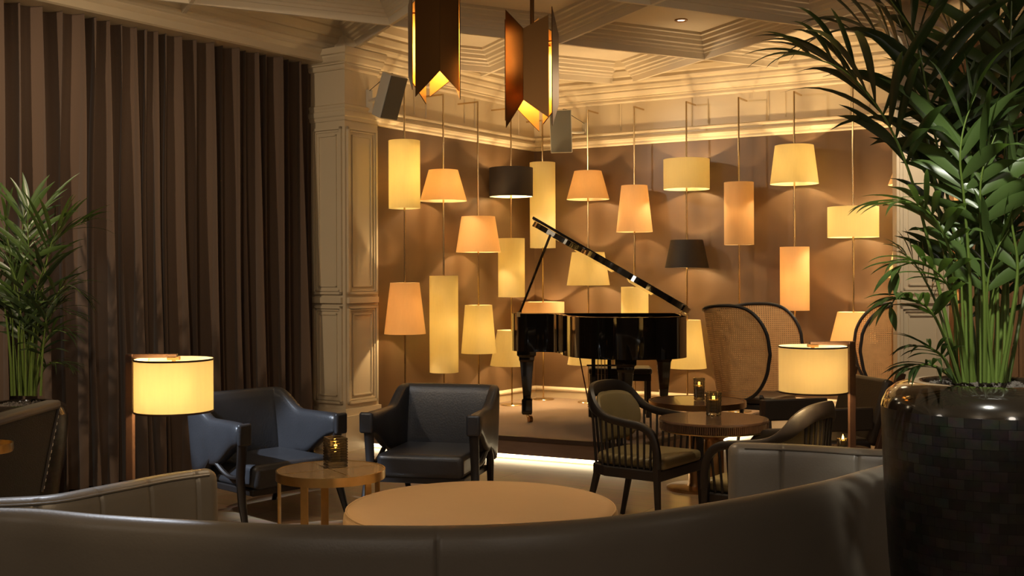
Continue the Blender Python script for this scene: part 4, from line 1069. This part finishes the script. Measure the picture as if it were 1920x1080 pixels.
# ---- big planter on the right
RP = V(1.575, 3.72, 0)
prof = [(.20, 0), (.245, .03), (.285, .25), (.312, .55), (.326, .80), (.334, 1.0), (.335, 1.055), (.330, 1.075), (.315, 1.105), (.285, 1.128), (.25, 1.140), (.215, 1.142), (.198, 1.137), (.192, 1.12), (.192, 1.06)]
planter(RP, prof, 7, 'tall round planter of dark shell mosaic with bronze glazed rim, right foreground', 1.142, .192)
pr = thing('potted_palm', 'tall leafy palm rising from the dark mosaic planter at the right', 'plant', (RP.x, RP.y, 1.115))
b0 = V(RP.x, RP.y, 1.115)
def A(px, py, dy): return at(px, py, RP.y+dy)
def stemset(*q): return [A(*x) for x in q]
FR = [
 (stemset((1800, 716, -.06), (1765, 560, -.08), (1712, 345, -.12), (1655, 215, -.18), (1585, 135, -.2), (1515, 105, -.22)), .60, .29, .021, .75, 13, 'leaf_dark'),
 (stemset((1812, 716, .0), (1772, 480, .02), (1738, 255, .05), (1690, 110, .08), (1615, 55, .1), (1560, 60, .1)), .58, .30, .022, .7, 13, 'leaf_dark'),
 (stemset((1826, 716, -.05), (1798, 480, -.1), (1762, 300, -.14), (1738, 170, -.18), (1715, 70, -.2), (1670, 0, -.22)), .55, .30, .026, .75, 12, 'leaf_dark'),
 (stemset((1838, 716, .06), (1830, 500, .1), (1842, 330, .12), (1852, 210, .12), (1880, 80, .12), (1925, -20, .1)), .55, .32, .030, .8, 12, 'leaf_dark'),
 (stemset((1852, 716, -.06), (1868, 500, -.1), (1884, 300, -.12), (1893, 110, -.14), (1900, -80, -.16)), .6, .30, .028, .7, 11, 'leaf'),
 (stemset((1808, 716, -.1), (1796, 600, -.13), (1780, 470, -.17), (1748, 405, -.2), (1700, 378, -.22), (1655, 385, -.23)), .62, .145, .019, .7, 10, 'leaf'),
 (stemset((1812, 716, -.1), (1802, 620, -.16), (1780, 540, -.22), (1742, 500, -.27), (1695, 495, -.3), (1680, 520, -.32)), .55, .125, .018, .7, 11, 'leaf'),
 (stemset((1800, 716, -.12), (1778, 650, -.18), (1750, 590, -.25), (1715, 562, -.28), (1675, 562, -.3), (1668, 585, -.3)), .58, .115, .018, .7, 10, 'leaf'),
 (stemset((1790, 716, -.09), (1770, 672, -.13), (1742, 652, -.17), (1712, 648, -.2)), .45, .11, .010, .8, 8, 'leaf_dark'),
 (stemset((1792, 716, -.08), (1768, 695, -.12), (1738, 683, -.16), (1704, 692, -.2)), .42, .11, .010, .8, 8, 'leaf_dark'),
 (stemset((1862, 716, -.08), (1852, 600, -.13), (1852, 530, -.17), (1868, 470, -.2), (1892, 430, -.22)), .6, .20, .026, .5, 7, 'leaf'),
 (stemset((1880, 716, -.02), (1902, 580, -.04), (1918, 470, -.05), (1945, 380, -.06)), .55, .24, .028, .6, 9, 'leaf'),
 (stemset((1836, 716, .1), (1834, 560, .16), (1812, 440, .2), (1796, 300, .24), (1815, 170, .26), (1775, 40, .28)), .55, .30, .026, .7, 12, 'leaf_dark'),
 (stemset((1842, 716, .08), (1850, 450, .18), (1862, 200, .24), (1825, 20, .28), (1775, -90, .3)), .58, .32, .028, .7, 12, 'leaf_dark'),
 (stemset((1870, 716, .04), (1890, 450, .02), (1906, 250, .0), (1884, 100, -.04), (1842, -20, -.08)), .55, .32, .028, .8, 12, 'leaf_dark'),
 (stemset((1822, 716, -.08), (1818, 520, -.16), (1808, 380, -.22), (1800, 300, -.26), (1808, 235, -.28), (1830, 175, -.3)), .68, .21, .026, .75, 8, 'leaf'),
 (stemset((1846, 716, -.1), (1846, 560, -.17), (1838, 400, -.24), (1842, 320, -.28), (1868, 250, -.3)), .66, .22, .027, .7, 8, 'leaf'),
 (stemset((1890, 716, .06), (1930, 500, .12), (1960, 300, .15), (1990, 120, .18), (2010, -40, .2)), .5, .30, .028, .8, 11, 'leaf_dark'),
 (stemset((1866, 716, .12), (1884, 520, .2), (1900, 380, .26), (1880, 260, .3), (1846, 190, .32)), .5, .26, .026, .7, 11, 'leaf_dark'),
 (stemset((1828, 716, .12), (1816, 560, .2), (1784, 440, .26), (1760, 330, .3), (1770, 230, .33)), .55, .24, .022, .7, 10, 'leaf_dark'),
 (stemset((1876, 716, -.1), (1896, 600, -.16), (1908, 500, -.2), (1896, 400, -.24), (1910, 310, -.26)), .55, .22, .028, .6, 8, 'leaf'),
 (stemset((1834, 716, .13), (1822, 600, .18), (1800, 520, .22), (1812, 440, .25)), .45, .20, .022, .7, 9, 'leaf_dark'),
 (stemset((1858, 716, .13), (1872, 600, .18), (1890, 520, .22), (1878, 440, .25)), .45, .20, .022, .7, 9, 'leaf_dark'),
 (stemset((1796, 716, .02), (1778, 640, .03), (1752, 560, .05), (1712, 490, .07), (1685, 470, .08)), .62, .115, .014, .8, 9, 'leaf_dark'),
]
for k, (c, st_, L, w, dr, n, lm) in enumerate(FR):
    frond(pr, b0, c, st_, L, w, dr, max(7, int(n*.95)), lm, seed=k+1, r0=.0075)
rnd = random.Random(5)
for k in range(12):     # bare stems crowding the pot
    px = 1795+rnd.random()*95; dy = rnd.uniform(-.11, .11); hgt = rnd.uniform(200, 420)
    frond(pr, b0, stemset((px, 718, dy), (px+(px-1842)*.12, 600, dy*1.2), (px+(px-1842)*.35+rnd.uniform(-14, 14), 716-hgt, dy*1.6)), .93, .12, .012, .5, 3, 'leaf', seed=40+k, r0=.0065)

# ---- left planter
lp = at(42, 745, 6.86); lp.z = 0
prof = [(.17, 0), (.185, .02), (.215, .25), (.248, .45), (.262, .60), (.262, .66), (.252, .70), (.232, .725), (.21, .733), (.195, .728), (.19, .70), (.19, .66)]
planter(lp, prof, 6, 'rounded dark glazed planter behind the tub chair at the left', .733, .19)
pr2 = thing('potted_palm', 'bushy palm in front of the curtain at the left edge', 'plant', (lp.x, lp.y, .705))
b1 = V(lp.x, lp.y, .705)
def B(*q): return [at(x, y, lp.y+d) for x, y, d in q]
FL = [
 (B((50, 742, 0), (56, 600, -.05), (54, 480, -.1), (52, 420, -.12), (54, 385, -.13)), .72, .30, .017, .45, 9, 'leaf'),
 (B((60, 742, 0), (74, 590, -.05), (90, 480, -.08), (104, 440, -.1), (122, 412, -.1)), .66, .29, .017, .5, 10, 'leaf'),
 (B((40, 742, 0), (32, 580, .0), (18, 470, -.02), (6, 420, -.02), (-12, 390, 0)), .62, .30, .019, .6, 10, 'leaf'),
 (B((66, 742, .02), (86, 610, .0), (108, 550, -.02), (132, 535, -.02), (160, 556, 0)), .58, .22, .015, .7, 11, 'leaf_dark'),
 (B((64, 742, -.04), (82, 650, -.1), (102, 620, -.14), (128, 625, -.16)), .5, .16, .014, .8, 9, 'leaf_dark'),
 (B((58, 742, .05), (72, 560, .1), (96, 460, .12), (130, 430, .12), (168, 412, .1)), .6, .24, .013, .7, 11, 'leaf_dark'),
 (B((36, 742, .04), (20, 600, .06), (-8, 520, .08), (-40, 500, .1)), .55, .28, .02, .7, 10, 'leaf_dark'),
 (B((46, 742, -.05), (40, 600, -.12), (28, 520, -.16), (12, 485, -.18)), .62, .22, .022, .6, 8, 'leaf'),
 (B((52, 742, .06), (48, 580, .12), (40, 470, .16), (46, 390, .18)), .6, .26, .018, .6, 10, 'leaf_dark'),
 (B((62, 742, .03), (84, 690, 0), (106, 680, -.03), (132, 690, -.05)), .5, .12, .010, .8, 8, 'leaf_dark'),
 (B((54, 742, -.03), (62, 620, -.08), (70, 540, -.12), (84, 500, -.15)), .62, .22, .018, .5, 8, 'leaf_dark'),
 (B((44, 742, .02), (40, 640, 0), (24, 580, 0), (0, 570, 0)), .55, .22, .018, .7, 9, 'leaf_dark'),
 (B((60, 742, .05), (80, 640, .08), (104, 580, .1), (136, 590, .1)), .55, .2, .015, .7, 9, 'leaf_dark'),
]
for k, (c, st_, L, w, dr, n, lm) in enumerate(FL):
    frond(pr2, b1, c, st_, L, w, dr, n, lm, seed=k+70, r0=.008)
rnd = random.Random(9)
for k in range(12):
    px = 22+rnd.random()*62; dy = rnd.uniform(-.12, .12); hgt = rnd.uniform(110, 210)
    frond(pr2, b1, B((px, 742, dy), (px+(px-50)*.15, 660, dy*1.1), (px+(px-50)*.4+rnd.uniform(-8, 8), 742-hgt, dy*1.4)), .9, .14, .016, .5, 3, 'leaf_dark', seed=100+k, r0=.008)

# ================= room light =================
WARM = (1., .76, .48)
def down(x, y, tx, ty, tz, p, ang=60, col=WARM, blend=.7, r=.06): return spot_light('ceiling_spot', (x, y, BZ-.08), (tx, ty, tz), p, ang, col, blend, r)
down(-.6, 6.0, -.2, 5.4, .4, 150, 70)  # this and the next two: spots added overhead for general fill
down(1.6, 6.2, 1.4, 6.6, .6, 120, 70)
down(.3, 8.2, .6, 9.2, .2, 45, 80)
# accent spot raking the lamp wall from the front left, throwing the shade shadows to the right
spot_light('ceiling_spot', (-.75, 9.55, 3.2), (2.5, 10.5, 2.1), 110, 62, (1., .84, .64), .6, .02)
# unseen warm spots added to brighten the curtain
down(-3.7, 4.3, -2.5, 8.7, 1.3, 300, 80, (1., .77, .53), .9)
down(-2.0, 5.6, -3.4, 7.8, 1.0, 75, 95, (1., .78, .56), .9)
# cool narrow spots on the left armchair, sofa end and plants
spot_light('ceiling_spot', (-1.5, 4.6, 3.3), (-.5, 7.4, .66), 95, 17, (.95, .97, 1.), .4, .05)
spot_light('ceiling_spot', (-4.0, 5.2, 3.1), (-1.66, 6.97, .54), 1300, 14, (.72, .84, 1.), .5, .05)
spot_light('ceiling_spot', (-2.5, 5.9, 3.3), (-1.45, 3.66, .74), 230, 15, (.80, .88, 1.), .6, .05)
spot_light('ceiling_spot', (.1, 1.7, 3.3), (-1.3, 4.15, .62), 120, 24, (1., .72, .42), .7, .05)
spot_light('ceiling_spot', (.5, 2.2, 3.3), (1.30, 4.84, .44), 100, 20, (1., .84, .66), .7, .05)
spot_light('ceiling_spot', (.9, 1.9, 3.3), (1.50, 3.64, 1.36), 420, 20, (1., .97, .84), .6, .05)
spot_light('ceiling_spot', (-2.6, 5.6, 3.3), (-3.0, 7.05, 1.8), 38, 28, (.95, .97, .9), .6, .05)
spot_light('ceiling_spot', (2.7, 7.6, 3.3), (3.3, 9.2, 1.2), 170, 70, (1., .85, .66), .7, .06)
# added unseen fill lights around and behind the camera
for x, y, e in ((-1.5, -1.5, 58), (1.8, -1.0, 48), (-4.0, 2.0, 22), (4.5, 3.5, 26)):
    point_light('room_fill', (x, y, 2.9), e, (1., .88, .74), .3)
for k, s in enumerate((.9, 2.2, 3.5)):
    q = K+RD*s+RN*.9; point_light('ceiling_fill', (q.x, q.y, 2.9), 2, (1., .78, .48), .1)  # added bare points that brighten the alcove ceiling
for x, y in ((-1.0, 7.6), (1.4, 7.2), (-2.1, 7.4), (-3.0, 6.0)): point_light('ceiling_fill', (x, y, 2.75), 4, (1., .78, .50), .15)  # more added points, lifting the front ceiling and curtain cornice
w = bpy.data.worlds.new('world'); sc.world = w; w.use_nodes = True
bg = w.node_tree.nodes['Background']; bg.inputs[0].default_value = (1., .72, .45, 1); bg.inputs[1].default_value = .02
sc.view_settings.view_transform = 'Standard'
sc.view_settings.look = 'None'
sc.view_settings.exposure = 0.0
sc.cycles.use_denoising = True
sc.cycles.max_bounces = 8; sc.cycles.diffuse_bounces = 4; sc.cycles.glossy_bounces = 4; sc.cycles.transmission_bounces = 8; sc.cycles.transparent_max_bounces = 12
sc.cycles.sample_clamp_indirect = 6.0
